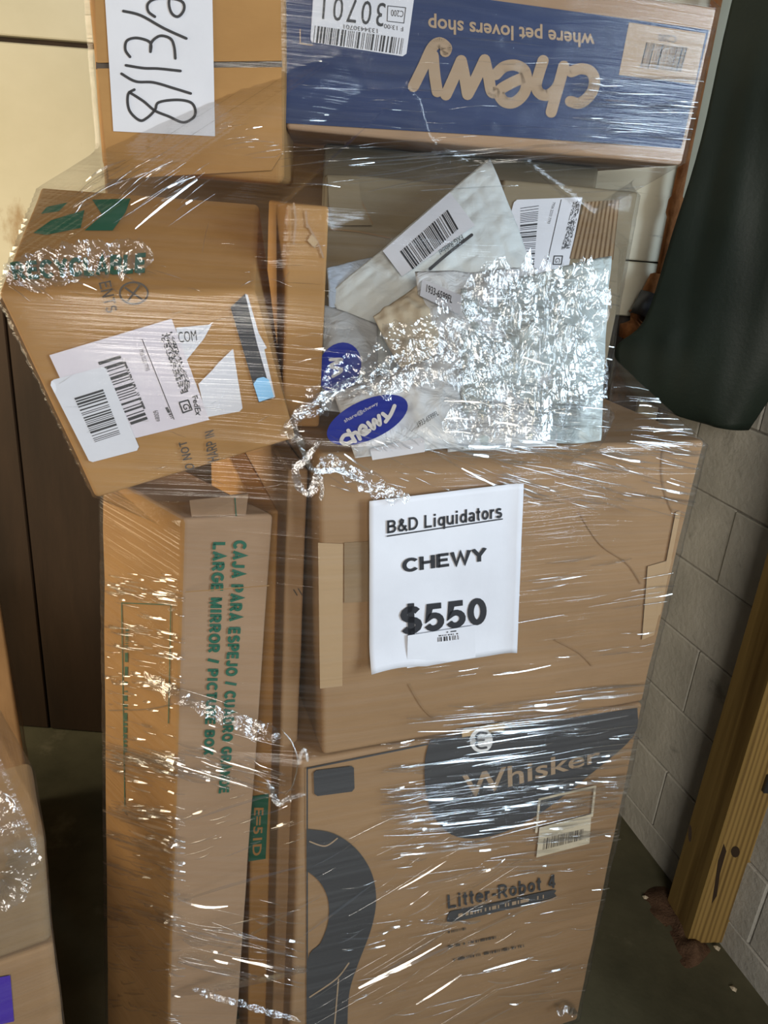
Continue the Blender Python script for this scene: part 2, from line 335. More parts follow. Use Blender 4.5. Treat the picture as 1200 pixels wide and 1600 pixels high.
def blockletters(name, text, px, plane, off, mat, parent, t=0.17, space=0.10):
    """bold sans lettering drawn from even strokes with square ends"""
    V2 = []; Fs = []; x = 0.0
    for ch in text:
        wd, strokes = GLY[ch]
        for st in strokes:
            n = len(st); closed = math.hypot(st[0][0] - st[-1][0], st[0][1] - st[-1][1]) < 1e-6
            k = len(V2)
            for i in range(n):
                a = st[i - 1] if i else (st[-2] if closed else st[0]); b = st[i + 1] if i < n - 1 else (st[1] if closed else st[-1]); c = st[i]
                d1 = (c[0] - a[0], c[1] - a[1]); d2 = (b[0] - c[0], b[1] - c[1])
                l1 = math.hypot(*d1) or 1; l2 = math.hypot(*d2) or 1
                if math.hypot(*d1) < 1e-9: d1, l1 = d2, l2
                if math.hypot(*d2) < 1e-9: d2, l2 = d1, l1
                n1 = (-d1[1] / l1, d1[0] / l1); n2 = (-d2[1] / l2, d2[0] / l2)
                m = (n1[0] + n2[0], n1[1] + n2[1]); ml = math.hypot(*m) or 1; m = (m[0] / ml, m[1] / ml)
                q = t / 2 / max(m[0] * n1[0] + m[1] * n1[1], 0.45)
                V2 += [(x + c[0] + m[0] * q, c[1] + m[1] * q), (x + c[0] - m[0] * q, c[1] - m[1] * q)]
            for i in range(n - 1): Fs.append([k + 2 * i, k + 2 * i + 1, k + 2 * i + 3, k + 2 * i + 2])
        x += wd + space
    xs = [p[0] for p in V2]; ys = [p[1] for p in V2]; x0, x1, y0, y1 = min(xs), max(xs), min(ys), max(ys)
    q = [plane.hit(p, off) for p in px]
    return obj(name, [bil(q, (p[0] - x0) / (x1 - x0), 1 - (p[1] - y0) / (y1 - y0)) for p in V2], Fs, mat, parent)
def bars(name, px, plane, off, mat, parent, n=46, seed=1, along='u', fill=0.55):
    rnd = random.Random(seed); q = [plane.hit(p, off) for p in px]; V = []; Fs = []
    x = 0.0
    while x < n:
        wd = rnd.choice((1, 1, 2, 3)) * fill * 1.2; gap = rnd.choice((1, 1, 1, 2)) * (1.55 - fill)
        a, b = x / n, min((x + wd) / n, 1)
        k = len(V)
        if along == 'u': V += [bil(q, a, 0), bil(q, b, 0), bil(q, b, 1), bil(q, a, 1)]
        else: V += [bil(q, 0, a), bil(q, 1, a), bil(q, 1, b), bil(q, 0, b)]
        Fs.append([k, k + 1, k + 2, k + 3]); x += wd + gap
    return obj(name, V, Fs, mat, parent)
def dashes(name, px, plane, off, mat, parent, rows=30, cols=24, seed=1, p=0.5):
    rnd = random.Random(seed); q = [plane.hit(a, off) for a in px]; V = []; Fs = []
    for i in range(rows):
        for j in range(cols):
            if rnd.random() < p:
                k = len(V); u0, u1, v0, v1 = j / cols, (j + 1) / cols, i / rows, (i + 0.9) / rows
                V += [bil(q, u0, v0), bil(q, u1, v0), bil(q, u1, v1), bil(q, u0, v1)]; Fs.append([k, k + 1, k + 2, k + 3])
    return obj(name, V, Fs, mat, parent)
def smooth_path(P, sub=6):
    out = []
    for i in range(len(P) - 1):
        p0 = P[max(i - 1, 0)]; p1 = P[i]; p2 = P[i + 1]; p3 = P[min(i + 2, len(P) - 1)]
        for k in range(sub):
            t = k / sub
            out.append(tuple(0.5 * ((2 * p1[a]) + (-p0[a] + p2[a]) * t + (2 * p0[a] - 5 * p1[a] + 4 * p2[a] - p3[a]) * t * t + (-p0[a] + 3 * p1[a] - 3 * p2[a] + p3[a]) * t ** 3) for a in range(len(p1))))
    out.append(tuple(P[-1])); return out
def pen(name, strokes, width, plane, off, mat, parent, sub=6):
    """round pen strokes on a plane, given as pixel paths (each its own slight layer, so overlaps do not flicker)"""
    V = []; Fs = []
    for si, s in enumerate(strokes):
        p = smooth_path(s, sub) if len(s) > 2 else [s[0], s[1]]
        h = width / 2; o = off + si * 0.00008
        for i in range(len(p)):     # discs at the joints
            k = len(V); o2 = o + (i % 2) * 0.00003
            V += [plane.hit((p[i][0] + h * math.cos(a * math.pi / 6), p[i][1] + h * math.sin(a * math.pi / 6)), o2) for a in range(12)]
            Fs.append(list(range(k, k + 12)))
        for i in range(len(p) - 1):
            dx, dy = p[i + 1][0] - p[i][0], p[i + 1][1] - p[i][1]; l = math.hypot(dx, dy) or 1
            nx, ny = -dy / l * h, dx / l * h; k = len(V)
            V += [plane.hit(q, o + 0.00005) for q in ((p[i][0] + nx, p[i][1] + ny), (p[i + 1][0] + nx, p[i + 1][1] + ny), (p[i + 1][0] - nx, p[i + 1][1] - ny), (p[i][0] - nx, p[i][1] - ny))]
            Fs.append([k, k + 1, k + 2, k + 3])
    return obj(name, V, Fs, mat, parent)
def pens(name, strokes, *a):
    for st_ in strokes: pen(name, [st_], *a)
def boxmesh(name, x0, x1, y0, y1, z0, z1, mat, parent=None, frame=None, bev=0.003):
    """axis box, in an optional frame (origin, X, Y) for turned walls"""
    bm = bmesh.new()
    vs = [bm.verts.new((x, y, z)) for z in (z0, z1) for (x, y) in ((x0, y0), (x1, y0), (x1, y1), (x0, y1))]
    for f in ((0, 3, 2, 1), (4, 5, 6, 7), (0, 1, 5, 4), (1, 2, 6, 5), (2, 3, 7, 6), (3, 0, 4, 7)): bm.faces.new([vs[i] for i in f])
    if bev: bmesh.ops.bevel(bm, geom=bm.edges[:], offset=bev, segments=1, affect='EDGES')
    if frame:
        o_, X, Y = frame
        for v in bm.verts: v.co = o_ + X * v.co.x + Y * v.co.y + Vector((0, 0, v.co.z))
    bmesh.ops.recalc_face_normals(bm, faces=bm.faces)
    me = bpy.data.meshes.new(name); bm.to_mesh(me); bm.free(); me.materials.append(mat)
    o = bpy.data.objects.new(name, me); COL.objects.link(o)
    if parent is not None:
        o.parent = parent
        if parent.type == 'EMPTY': o.matrix_parent_inverse = Matrix.Translation(-parent.location)
    return o
def tube(name, pts, rads, mat, parent=None, seg=10, jitter=0.0, uv=False):
    V = []; Fs = []; n = len(pts); pts = [Vector(p) for p in pts]
    up = Vector((0.3, 0.2, 1)).normalized()
    for i, p in enumerate(pts):
        d = (pts[min(i + 1, n - 1)] - pts[max(i - 1, 0)]).normalized()
        a = d.cross(up);  a = a.normalized() if a.length > 1e-4 else d.cross(Vector((1, 0, 0))).normalized()
        b = d.cross(a); rr = rads[i] if isinstance(rads, (list, tuple)) else rads
        for k in range(seg):
            t = 2 * math.pi * k / seg; r2 = rr
            if jitter: r2 *= 1 + jitter * noise.noise(Vector((i * 0.7, k * 1.9, rr * 300)))
            V.append(p + (a * math.cos(t) + b * math.sin(t)) * r2)
    for i in range(n - 1):
        for k in range(seg): Fs.append([i * seg + k, i * seg + (k + 1) % seg, (i + 1) * seg + (k + 1) % seg, (i + 1) * seg + k])
    Fs.append(list(range(seg))); Fs.append(list(range((n - 1) * seg + seg - 1, (n - 1) * seg - 1, -1)))
    o = obj(name, V, Fs, mat, parent, smooth=True); fix_normals(o); return o

# ------------------------------------------------------------------ the setting
V = []; Fs = []
NX = 40
for j in range(NX + 1):
    for i in range(NX + 1):
        x = -3 + 6.0 * i / NX; y = -3.2 + 5.6 * j / NX
        V.append((x, y, -0.004 + 0.004 * noise.noise(Vector((x * 2, y * 2, 0)))))
for j in range(NX):
    for i in range(NX): a = j * (NX + 1) + i; Fs.append([a, a + 1, a + NX + 2, a + NX + 1])
setting(obj('floor', V, Fs, M['floor'], smooth=True))

# right wall of concrete blocks, running towards the viewer
WD = Vector((0.314, -0.949, 0)).normalized(); WN = Vector((-0.949, -0.314, 0)).normalized()
WO = Vector((0.846, 1.887, 0))
frame = (WO, WD, -WN)          # local x along the wall towards the viewer, local y into the wall
wr = setting(boxmesh('wall_right', -0.6, 1.6, 0.006, 0.2, -0.05, 1.53, M['mortar'], frame=frame, bev=0))
rnd = random.Random(3)
for row in range(8):
    z0 = row * 0.2035 - 0.12
    for k in range(-2, 5):
        x0 = k * 0.405 + (0.2 if row % 2 else 0.0) - 0.11
        j = rnd.uniform(-0.003, 0.003)
        if x0 + 0.398 > 1.6 or x0 < -0.75: continue
        boxmesh('block', x0, x0 + 0.402, j, 0.03, max(z0 + 0.002, -0.03), z0 + 0.2015, M['block'], wr, frame, 0.003)

# back wall of painted boards, lower boards coloured near black for the shadow there
YB = 2.12
wb = setting(boxmesh('wall_back', -3, 1.2, YB + 0.03, YB + 0.12, 0, 2.75, M['dark_wood_and_shade'], bev=0))
zj = at_y(70, 65, YB).z          # the joint seen at the upper left
zs = [zj - 0.62, zj, zj + 0.55]
boxmesh('board', -3, 0.30, YB, YB + 0.035, zj - 0.615, zj - 0.007, M['cream'], wb)
boxmesh('board', -3, 0.30, YB, YB + 0.035, zj + 0.007, 2.74, M['cream'], wb)
zr = at_y(1072, 240, YB).z
zcut = at_y(1000, 495, YB).z  # pale boards end here; the dark wall colour below stands in for shadow
for k in range(-3, 3):
    if zr + (k + 1) * 0.26 - 0.002 < zcut + 0.02: continue
    boxmesh('board', 0.31, 0.98, YB - 0.004, YB + 0.035, max(zr + k * 0.26 + 0.002, zcut), zr + (k + 1) * 0.26 - 0.002, M['cream_pale'], wb)
for k in range(12):
    boxmesh('board', -3 + k * 0.275, -3 + k * 0.275 + 0.268, YB + rnd.uniform(0, 0.006), YB + 0.035, 0.0, zj - 0.63, M['dark_wood_and_shade'], wb)
setting(boxmesh('ceiling', -3, 3, -0.6, 2.4, 2.75, 2.8, M['dark_wood_and_shade'], bev=0))
setting(boxmesh('wall_left', -3.0, -2.9, -1.0, 2.3, 0, 2.75, M['cream'], bev=0))
# trim board up the corner by the tarp
tp = at_y(1118, 60, YB - 0.03)
setting(boxmesh('trim_1', tp.x - 0.005, tp.x + 0.05, YB - 0.03, YB - 0.005, 1.2, 2.74, M['cream'], bev=0.002))

# rusty pipe with valve and coupling
pa = at_y(1083, 190, YB - 0.05); pb = at_y(1031, 440, YB - 0.05)
t = thing('rusty_pipe', 'rusty orange water pipe with dark valve on the cream wall beside the tarp', 'pipe', (pb.x, pb.y, 1.2))
hz = [2.7, 2.2, pa.z, pa.z - 0.1, (pa.z + pb.z) / 2 + 0.02, (pa.z + pb.z) / 2 + 0.01, (pa.z + pb.z) / 2 - 0.02, (pa.z + pb.z) / 2 - 0.03, pb.z]
tube('riser', [(pb.x, pb.y, z) for z in hz], [0.013, 0.013, 0.0135, 0.0125, 0.0135, 0.018, 0.018, 0.0135, 0.0135], M['rust'], t, 12, 0.1)
tube('coupling', [(pb.x, pb.y, pb.z + 0.02), (pb.x, pb.y, pb.z + 0.012), (pb.x - 0.01, pb.y, pb.z - 0.03), (pb.x - 0.012, pb.y, pb.z - 0.04)], [0.018, 0.028, 0.03, 0.024], M['rust'], t, 8, 0.1)
tube('valve_body', [(pb.x - 0.012, pb.y, pb.z - 0.035), (pb.x - 0.03, pb.y - 0.01, pb.z - 0.09)], [0.034, 0.036], M['steel'], t, 8, 0.1)
tube('packing_nut', [(pb.x - 0.03, pb.y, pb.z - 0.085), (pb.x - 0.04, pb.y - 0.01, pb.z - 0.12), (pb.x - 0.045, pb.y - 0.01, pb.z - 0.15)], [0.036, 0.046, 0.034], M['rust'], t, 10, 0.25)
tube('down_pipe', [(pb.x - 0.045, pb.y, pb.z - 0.14), (pb.x - 0.055, pb.y, 1.2), (pb.x - 0.055, pb.y, 0.2)], [0.022, 0.022, 0.022], M['rust_dark'], t, 10, 0.1)

# wooden post against the block wall
PB = at_z(1075, 1475, 0); PA = at_z(1035, 1392, 0)
ax = (PA - PB).normalized(); ay = Vector((-ax.y, ax.x, 0))
if ay.x < 0: ay = -ay
t = thing('wooden_post', 'square treated pine post standing against the grey block wall', 'post', (PB + ax * .07 + ay * .07))
boxmesh('timber', 0, 0.14, 0, 0.128, -0.002, 2.74, M['post'], t, (PB, ax, ay), 0.006)
f_ = at_z(1166, 1333, 0.3)
kp = Plane(PB, -ax)
for cpx, rx, ry in (((1149, 1331), 7, 9), ((1078, 1302), 3, 14)):
    flat('knot', [kp.hit((cpx[0] + rx * math.cos(a * math.pi / 6), cpx[1] + ry * math.sin(a * math.pi / 6)), 0.0006) for a in range(12)], M['dark_wood_and_shade'], t)
patch_px('crack', [(1131, 1318), (1135, 1330), (1125, 1365), (1120, 1400), (1112, 1412), (1117, 1380), (1122, 1345)], kp, 0.0006, M['dark_wood_and_shade'], t)
# steel latch plate on the post's right edge
lq = kp.hit((1196, 1222))
boxmesh('latch_plate', -0.012, 0.0, (lq - PB).dot(ay) - 0.005, (lq - PB).dot(ay) + 0.05, lq.z - 0.025, lq.z + 0.025, M['steel'], t, (PB, ax, ay), 0.002)

# debris around the foot of the post
rnd = random.Random(5)
V = []; Fs = []; n_ = 26
for j in range(n_ + 1):
    for i in range(n_ + 1):
        u = i / n_; v = j / n_
        p = at_z(1000, 1395, 0) * (1 - u) * (1 - v) + at_z(1050, 1385, 0) * u * (1 - v) + at_z(1130, 1500, 0) * u * v + at_z(1075, 1520, 0) * (1 - u) * v
        p.x += 0.03 * noise.noise(p * 9); p.y += 0.04 * noise.noise(p * 11 + Vector((5, 0, 0)))
        p.z = 0.034 * math.sin(math.pi * u) * math.sin(math.pi * v) ** 0.5 * (0.6 + 0.9 * noise.noise(p * 25)) - 0.006
        V.append(p)
for j in range(n_):
    for i in range(n_): a = j * (n_ + 1) + i; Fs.append([a, a + 1, a + n_ + 2, a + n_ + 1])
dirt = stuff(tag(obj('dirt_heap', V, Fs, M['dirt'], smooth=True), 'low heap of red brown dirt around the foot of the post', 'dirt'))
for px, lb in (((1146, 1545), 'small pale chip lying alone on the concrete floor'), ((1118, 1486), 'pale wood splinter on the dirt at the foot of the post'), ((1008, 1402), 'tiny pale pebble at the far end of the dirt heap')):
    p = at_z(px[0], px[1], 0)
    s_ = 0.010
    V = [p + Vector((s_ * math.cos(a * 1.25) * rnd.uniform(.6, 1.1), s_ * math.sin(a * 1.25) * rnd.uniform(.6, 1.1), 0.0)) for a in range(5)] + [p + Vector((0, 0, 0.007))]
    if px[0] == 1118: V = [v + Vector((0, 0, 0.012)) for v in V]
    tag(obj('stone_chip', V, [[i, (i + 1) % 5, 5] for i in range(5)] + [[4, 3, 2, 1, 0]], M['kraft_light']), lb, 'chip')

# dark green tarp hanging in the corner
tpl = Plane((0.86, 1.70, 0), (-0.55, -0.83, 0))
Lft = smooth_path([(1250, -420), (1145, 0), (1096, 220), (1052, 365), (1008, 500), (962, 545), (985, 610), (1050, 645), (1110, 662)], 5)
Rgt = smooth_path([(1460, -420), (1410, 0), (1400, 200), (1390, 320), (1370, 420), (1340, 480), (1300, 520), (1240, 570), (1168, 672)], 5)
V = []; Fs = []; nu = 46
for a, b in zip(Lft, Rgt):
    for i in range(nu + 1):
        u = i / nu; px = (a[0] * (1 - u) + b[0] * u, a[1] * (1 - u) + b[1] * u)
        p = tpl.hit(px)
        p += tpl.n * (0.018 * noise.noise(Vector((p.x * 9 + 1, p.z * 1.4, 0))) + 0.008 * noise.noise(Vector((p.x * 22, p.z * 5, 4))) + 0.03 * math.sin(math.pi * u))
        V.append(p)
for j in range(len(Lft) - 1):
    for i in range(nu): q = j * (nu + 1) + i; Fs.append([q, q + 1, q + nu + 2, q + nu + 1])
tarp = tag(obj('tarp', V, Fs, M['tarp'], smooth=True), 'dark green tarp hanging in folds from above in the corner', 'tarp')
sm = tarp.modifiers.new('thickness', 'SOLIDIFY'); sm.thickness = 0.003

# ------------------------------------------------------------------ pallet
t = thing('pallet', 'wooden pallet under the wrapped stack of boxes', 'pallet', (0.1, 1.4, 0))
pf = (Vector((-0.36, 0.90, 0)), Vector((math.cos(.30), math.sin(.30), 0)), Vector((-math.sin(.30), math.cos(.30), 0)))
for k in range(6): boxmesh('deck_board', 0.0, 0.86, 0.02 + k * 0.172, 0.14 + k * 0.172, 0.122, 0.144, M['pallet'], t, pf)
for k in range(3): boxmesh('stringer', 0.0 + k * 0.41, 0.04 + k * 0.41, 0.02, 1.0, 0.02, 0.1215, M['pallet'], t, pf)
for k in range(3): boxmesh('bottom_board', 0.0, 0.86, 0.02 + k * 0.43, 0.12 + k * 0.43, 0.0, 0.0195, M['pallet'], t, pf)
ZP = 0.146

# ------------------------------------------------------------------ cartons of the stack
# -- big plain carton
PBIG = yplane((695, 905), 1.10, 21)
c_tl, c_tr = PBIG.hit((500, 712)), PBIG.hit((1103, 687)); zt = (c_tl.z + c_tr.z) / 2; zb = zt - 0.472
tr = PBIG.hit((1103, 687)); tl = PBIG.hit((499, 712)); bl = PBIG.hit((505, 1180)); br = PBIG.hit((1009, 1083))
tl.z = tr.z = zt; ZLR = min(bl.z, br.z) - 0.004; bl.z = br.z = zb = ZLR + 0.001
bk = -PBIG.n * 0.55
BIG = carton('cardboard_box', 'large plain brown carton carrying the price sheet', (tl, tr, br, bl), bk, M['card'], 0.007, 0.003, 1)
ZBIG = zt
patch_px('tape', [(497, 848), (536, 850), (535, 1072), (500, 1076)], PBIG, 0.0012, M['tape_pale'], BIG)
patch_px('tape', [(538, 848), (577, 846), (577, 940), (538, 942)], PBIG, 0.0010, M['card_old'], BIG)
patch_px('tape', [(1012, 885), (1050, 874), (1022, 992), (1003, 1000)], PBIG, 0.0012, M['tape_pale'], BIG)
patch_px('tape', [(1056, 800), (1064, 798), (1032, 960), (1024, 965)], PBIG, 0.0014, M['tape_pale'], BIG)
pens('crease', [[(905, 800), (938, 850), (980, 880), (1002, 912)], [(640, 1070), (660, 1105), (680, 1125)], [(1038, 690), (1035, 735), (1040, 770), (1052, 800)], [(868, 1000), (905, 1020), (925, 1040)]], 2.0, PBIG, 0.0010, M['card_edge'], BIG)

# -- litter box carton
PLR = Plane(PBIG.p + PBIG.n * 0.004, PBIG.n)
tl = PLR.hit((470, 1196)); tr = PLR.hit((1006, 1098)); bl = PLR.hit((463, 1640)); br = PLR.hit((925, 1600))
tl.z = tr.z = ZLR; bl.z = br.z = ZP
bl.x, bl.y = tl.x, tl.y
br.x, br.y = tr.x + 0.028, tr.y + 0.011
LR = carton('cardboard_box', 'brown litter box carton with black printed ring and dark logo panel, lowest right', (tl, tr, br, bl), -PLR.n * 0.55, M['card'], 0.007, 0.003, 2)
patch_px('printed_panel', smooth_path([(672, 1156), (840, 1130), (996, 1106)], 3) + smooth_path([(996, 1106), (990, 1150), (925, 1208), (838, 1275), (770, 1306), (715, 1308), (682, 1282), (666, 1240), (664, 1190), (672, 1156)], 4)[1:-1], PLR, 0.0012, M['ink_soft'], LR)
lettering('lettering', 'Whisker', [(722, 1212), (938, 1168), (938, 1190), (724, 1250)], PLR, 0.0018, M['tan_print'], LR, 0.012)
rr = [(490, 1208), (494, 1204), (549, 1197), (553, 1200), (554, 1232), (550, 1237), (496, 1244), (491, 1240)]
patch_px('printed_panel', rr, PLR, 0.0012, M['ink_soft'], LR)
outer = smooth_path([(481, 1296), (520, 1302), (555, 1325), (580, 1362), (588, 1405), (580, 1452), (560, 1505), (546, 1550), (543, 1600), (543, 1640)], 4)
inner = smooth_path([(481, 1640), (481, 1600), (481, 1500), (500, 1475), (512, 1445), (514, 1415), (508, 1392), (496, 1374), (481, 1362)], 4)
# ring as a strip of quads between outer and inner outline
V = []; Fs = []; m_ = 40
def resample(P, m):
    L = [0]
    for i in range(1, len(P)): L.append(L[-1] + math.hypot(P[i][0] - P[i - 1][0], P[i][1] - P[i - 1][1]))
    out = []
    for k in range(m + 1):
        s = L[-1] * k / m; i = max(j for j in range(len(L)) if L[j] <= s + 1e-9); i = min(i, len(P) - 2)
        q = (s - L[i]) / max(L[i + 1] - L[i], 1e-9); out.append((P[i][0] + (P[i + 1][0] - P[i][0]) * q, P[i][1] + (P[i + 1][1] - P[i][1]) * q))
    return out
o_ = resample(outer, m_); i_ = resample(list(reversed(inner)), m_)
for a, b in zip(o_, i_): V += [PLR.hit(a, 0.0012), PLR.hit(b, 0.0012)]
Fs = [[2 * k, 2 * k + 2, 2 * k + 3, 2 * k + 1] for k in range(m_)]
obj('printed_ring', V, Fs, M['ink_soft'], LR)
pens('printed_line', [[(480, 1200), (480, 1640)], [(480, 1201), (560, 1185), (668, 1163)]], 2.2, PLR, 0.0012, M['ink_soft'], LR)
pens('printed_line', [[(484, 1315), (508, 1322), (527, 1310)], [(484, 1558), (525, 1530), (545, 1505)], [(529, 1530), (523, 1600)]], 2.2, PLR, 0.0020, M['tan_print'], LR)
blockletters('lettering', 'Litter-Robot 4', [(699, 1399), (868, 1366), (868, 1388), (700, 1421)], PLR, 0.0014, M['ink_soft'], LR, 0.17, 0.11)
patch_px('printed_bar', smooth_path([(704, 1424), (780, 1409), (862, 1391), (866, 1396), (862, 1404), (780, 1424), (706, 1441), (699, 1433), (704, 1424)], 3), PLR, 0.0014, M['ink_soft'], LR)
dashes('small_print', [(716, 1428), (850, 1398), (850, 1404), (716, 1434)], PLR, 0.0018, M['tan_print'], LR, 1, 60, 3, 0.6)
for k, y_ in enumerate((1455, 1478, 1500)):
    dashes('small_print', [(700, y_), (730 + 45 * k, y_ - 6 - 9 * k), (730 + 45 * k, y_ - 2 - 9 * k), (700, y_ + 4)], PLR, 0.0014, M['ink_brown'], LR, 1, 30 + 30 * k, 3 + k, 0.6)
pen('label_border', [[(838, 1300), (843, 1249), (930, 1229), (925, 1275)]], 3.5, PLR, 0.0022, M['kraft_light'], LR, 1)
lb2 = patch_px('shipping_label', [(843, 1293), (924, 1272), (921, 1318), (838, 1340)], PLR, 0.0024, M['kraft_light'], LR)
bars('barcode', [(850, 1310), (912, 1295), (910, 1312), (848, 1328)], PLR, 0.0028, M['ink_brown'], lb2, 60, 4)
bt = patch_px('tape', [(722, 1140), (788, 1128), (788, 1142), (722, 1152)], PLR, 0.0026, M['tape'], LR)
bd = patch_px('printed_badge', [(752 + 18 * math.cos(a * math.pi / 10), 1157 + 19 * math.sin(a * math.pi / 10)) for a in range(20)], PLR, 0.0030, M['pale_print'], LR)
pen('logo', [[(760, 1146), (750, 1145), (744, 1151), (746, 1156), (756, 1156)], [(746, 1157), (744, 1164), (750, 1169), (760, 1168)]], 3.6, PLR, 0.0034, M['ink_soft'], bd)

# -- large mirror carton, on end at the left
zm = at(288, 812, 1.0).z
m_c = at(288, 812, 1.0)
PMT = yplane((288, 812), 1.0, 20)            # text face
m_r = PMT.hit((430, 806)); m_r.z = zm
_v = Vector((-0.74, 0.67, 0)); _k = ray((162, 780)); _t = (m_c.y * _k.x - m_c.x * _k.y) / (_v.x * _k.y - _v.y * _k.x); m_l = m_c + _v * _t
PML = plane3(m_c, m_l, m_c - Vector((0, 0, 1)))
def down(p, z): return Vector((p.x, p.y, z))
b1 = m_l + (m_r - m_c)
mb_bot = [down(q, ZP) for q in (m_c, m_r)]
# lean of the left edges: the carton is slightly pulled in below
lo_l = at_y(168, 1600, m_l.y - 0.02); lo_l = m_l + (lo_l - m_l) * ((ZP - m_l.z) / (lo_l.z - m_l.z))
lo_c = PMT.hit((264, 1600)); lo_c = m_c + (lo_c - m_c) * ((ZP - m_c.z) / (lo_c.z - m_c.z))
lo_r = PMT.hit((394, 1300)); lo_r = m_r + (lo_r - m_r) * ((ZP - m_r.z) / (lo_r.z - m_r.z))
lo_b = lo_l + (lo_r - lo_c)
MIR = carton('mirror_box', 'tall mirror carton standing on end with green lettering down its side', (m_c, m_r, lo_r, lo_c), [m_l, b1, lo_b, lo_l], M['card_pink'], 0.006, 0.003, 3)
MIR.children[0].data.materials.append(M['card_warm'])  # golden colour puts the warm light into the left face
for p_ in MIR.children[0].data.polygons:
    if abs(p_.normal.dot(PML.n)) > 0.8: p_.material_index = 1
PMT2 = plane3(m_c, m_r, lo_c); PML2 = plane3(m_c, m_l, lo_c)
blockletters('lettering', 'CAJA PARA ESPEJO / CUADRO GRANDE', [(390, 845), (361, 1238), (341, 1240), (364, 844)], PMT2, 0.0012, M['green'], MIR, 0.27, 0.18)
blockletters('lettering', 'LARGE MIRROR / PICTURE BOX', [(357, 847), (337, 1180), (316, 1180), (330, 847)], PMT2, 0.0012, M['green'], MIR, 0.27, 0.18)
pens('printed_line', [[(190, 942), (195, 1260)], [(267, 945), (263, 1130)], [(190, 942), (267, 945)]], 1.4, PML2, 0.0012, M['green'], MIR)
dashes('small_print', [(196, 983), (201, 983), (200, 1012), (195, 1012)], PML2, 0.0012, M['green'], MIR, 24, 1, 3, 0.6)
dashes('small_print', [(195, 1020), (200, 1020), (198, 1180), (193, 1180)], PML2, 0.0012, M['green'], MIR, 70, 1, 4, 0.6)
# torn top flap standing up at the front of the mirror carton
fl = [PMT.hit((300, 812), -0.004), PMT.hit((384, 806), -0.004), PMT.hit((388, 772), -0.03), PMT.hit((296, 782), -0.03)]
fo = obj('top_flap', fl + [q - PMT.n * 0.004 for q in fl], [[0, 1, 2, 3], [7, 6, 5, 4], [0, 4, 5, 1], [1, 5, 6, 2], [2, 6, 7, 3], [3, 7, 4, 0]], M['card_pink'], MIR)
pfl = plane3(fl[0], fl[1], fl[2])
pens('printed_line', [[(367, 778), (369, 806)]], 1.6, pfl, 0.0012, M['green'], MIR)
pens('crease', [[(170, 1110), (230, 1108), (268, 1100)], [(290, 925), (420, 915)]], 1.6, PML2, 0.0010, M['card_old'], MIR)

# -- two tall narrow cartons on end between the mirror carton and the big carton
def slab(name, label, px_tl, px_tr, Y, mat, seed, depth=0.42, yaw=16, z=None, low=None):
    a = at_y(px_tl[0], px_tl[1], Y) if z is None else at_z(px_tl[0], px_tl[1], z)
    pl = Plane(a, (math.sin(math.radians(yaw)), -math.cos(math.radians(yaw)), 0))
    b = pl.hit(px_tr); b.z = a.z
    la, lb_ = down(a, low or ZP), down(b, low or ZP)
    return carton(name, label, (a, b, lb_, la), -pl.n * depth, mat, 0.005, 0.002, seed), pl
SL1, PS1 = slab('slim_box', 'narrow brown carton standing upright behind the tilted carton, crushed at its top', (449, 318), (515, 322), 1.02, M['card_warm'], 5, 0.30, 14, None, ZBIG + 0.001)
SL3, PS3 = slab('slim_box', 'tall flat carton on end squeezed against the left side of the large plain carton', (451, 735), (483, 730), 0.95, M['card'], 7, 0.5, 21)
SL2, PS2 = slab('slim_box', 'tall narrow carton with a green size stamp beside the mirror carton', (397, 800), (436, 797), 0.992, M['card_warm'], 6, 0.45, 21)
patch_px('printed_stamp', [(391, 1245), (420, 1240), (415, 1342), (388, 1346)], PS2, 0.0012, M['green'], SL2)
lettering('lettering', 'E=51D', [(412, 1262), (408, 1336), (394, 1338), (397, 1262)], PS2, 0.0018, M['card_warm'], SL2, 0.02)
# crushed open end of the tall slim carton
e1 = PS1.hit((456, 330), 0.002)
pens('crushed_edge', [[(459, 318), (462, 345), (459, 380)], [(478, 330), (480, 355)], [(480, 350), (497, 380), (505, 402)]], 3.0, PS1, 0.0015, M['card_pink'], SL1)
pens('printed_line', [[(459, 922), (464, 930)], [(466, 920), (472, 930)]], 1.6, PS3, 0.0015, M['ink_brown'], SL3)
patch_px('tape', [(487, 366), (497, 378), (492, 388), (480, 376)], PS1, 0.0022, M['tape'], SL1)

# -- tilted carton marked RECYCLABLE, upper left
r_tl = at(-4, 458, 0.90); r_tr = at(397, 455, 0.955); r_bl = at(150, 778, 0.955)
PRF = plane3(r_tl, r_tr, r_bl)
r_br = PRF.hit((462, 684))
r_bk = [at(62, 292, 1.06), at(404, 318, 1.10), r_br - PRF.n * 0.12, r_bl - PRF.n * 0.16]
REC = carton('cardboard_box', 'tilted brown carton with shipping labels and green recycling print on its top', (r_tl, r_tr, r_br, r_bl), r_bk, M['card_warm'], 0.006, 0.002, 8)
PRT = plane3(r_tl, r_tr, r_bk[1])
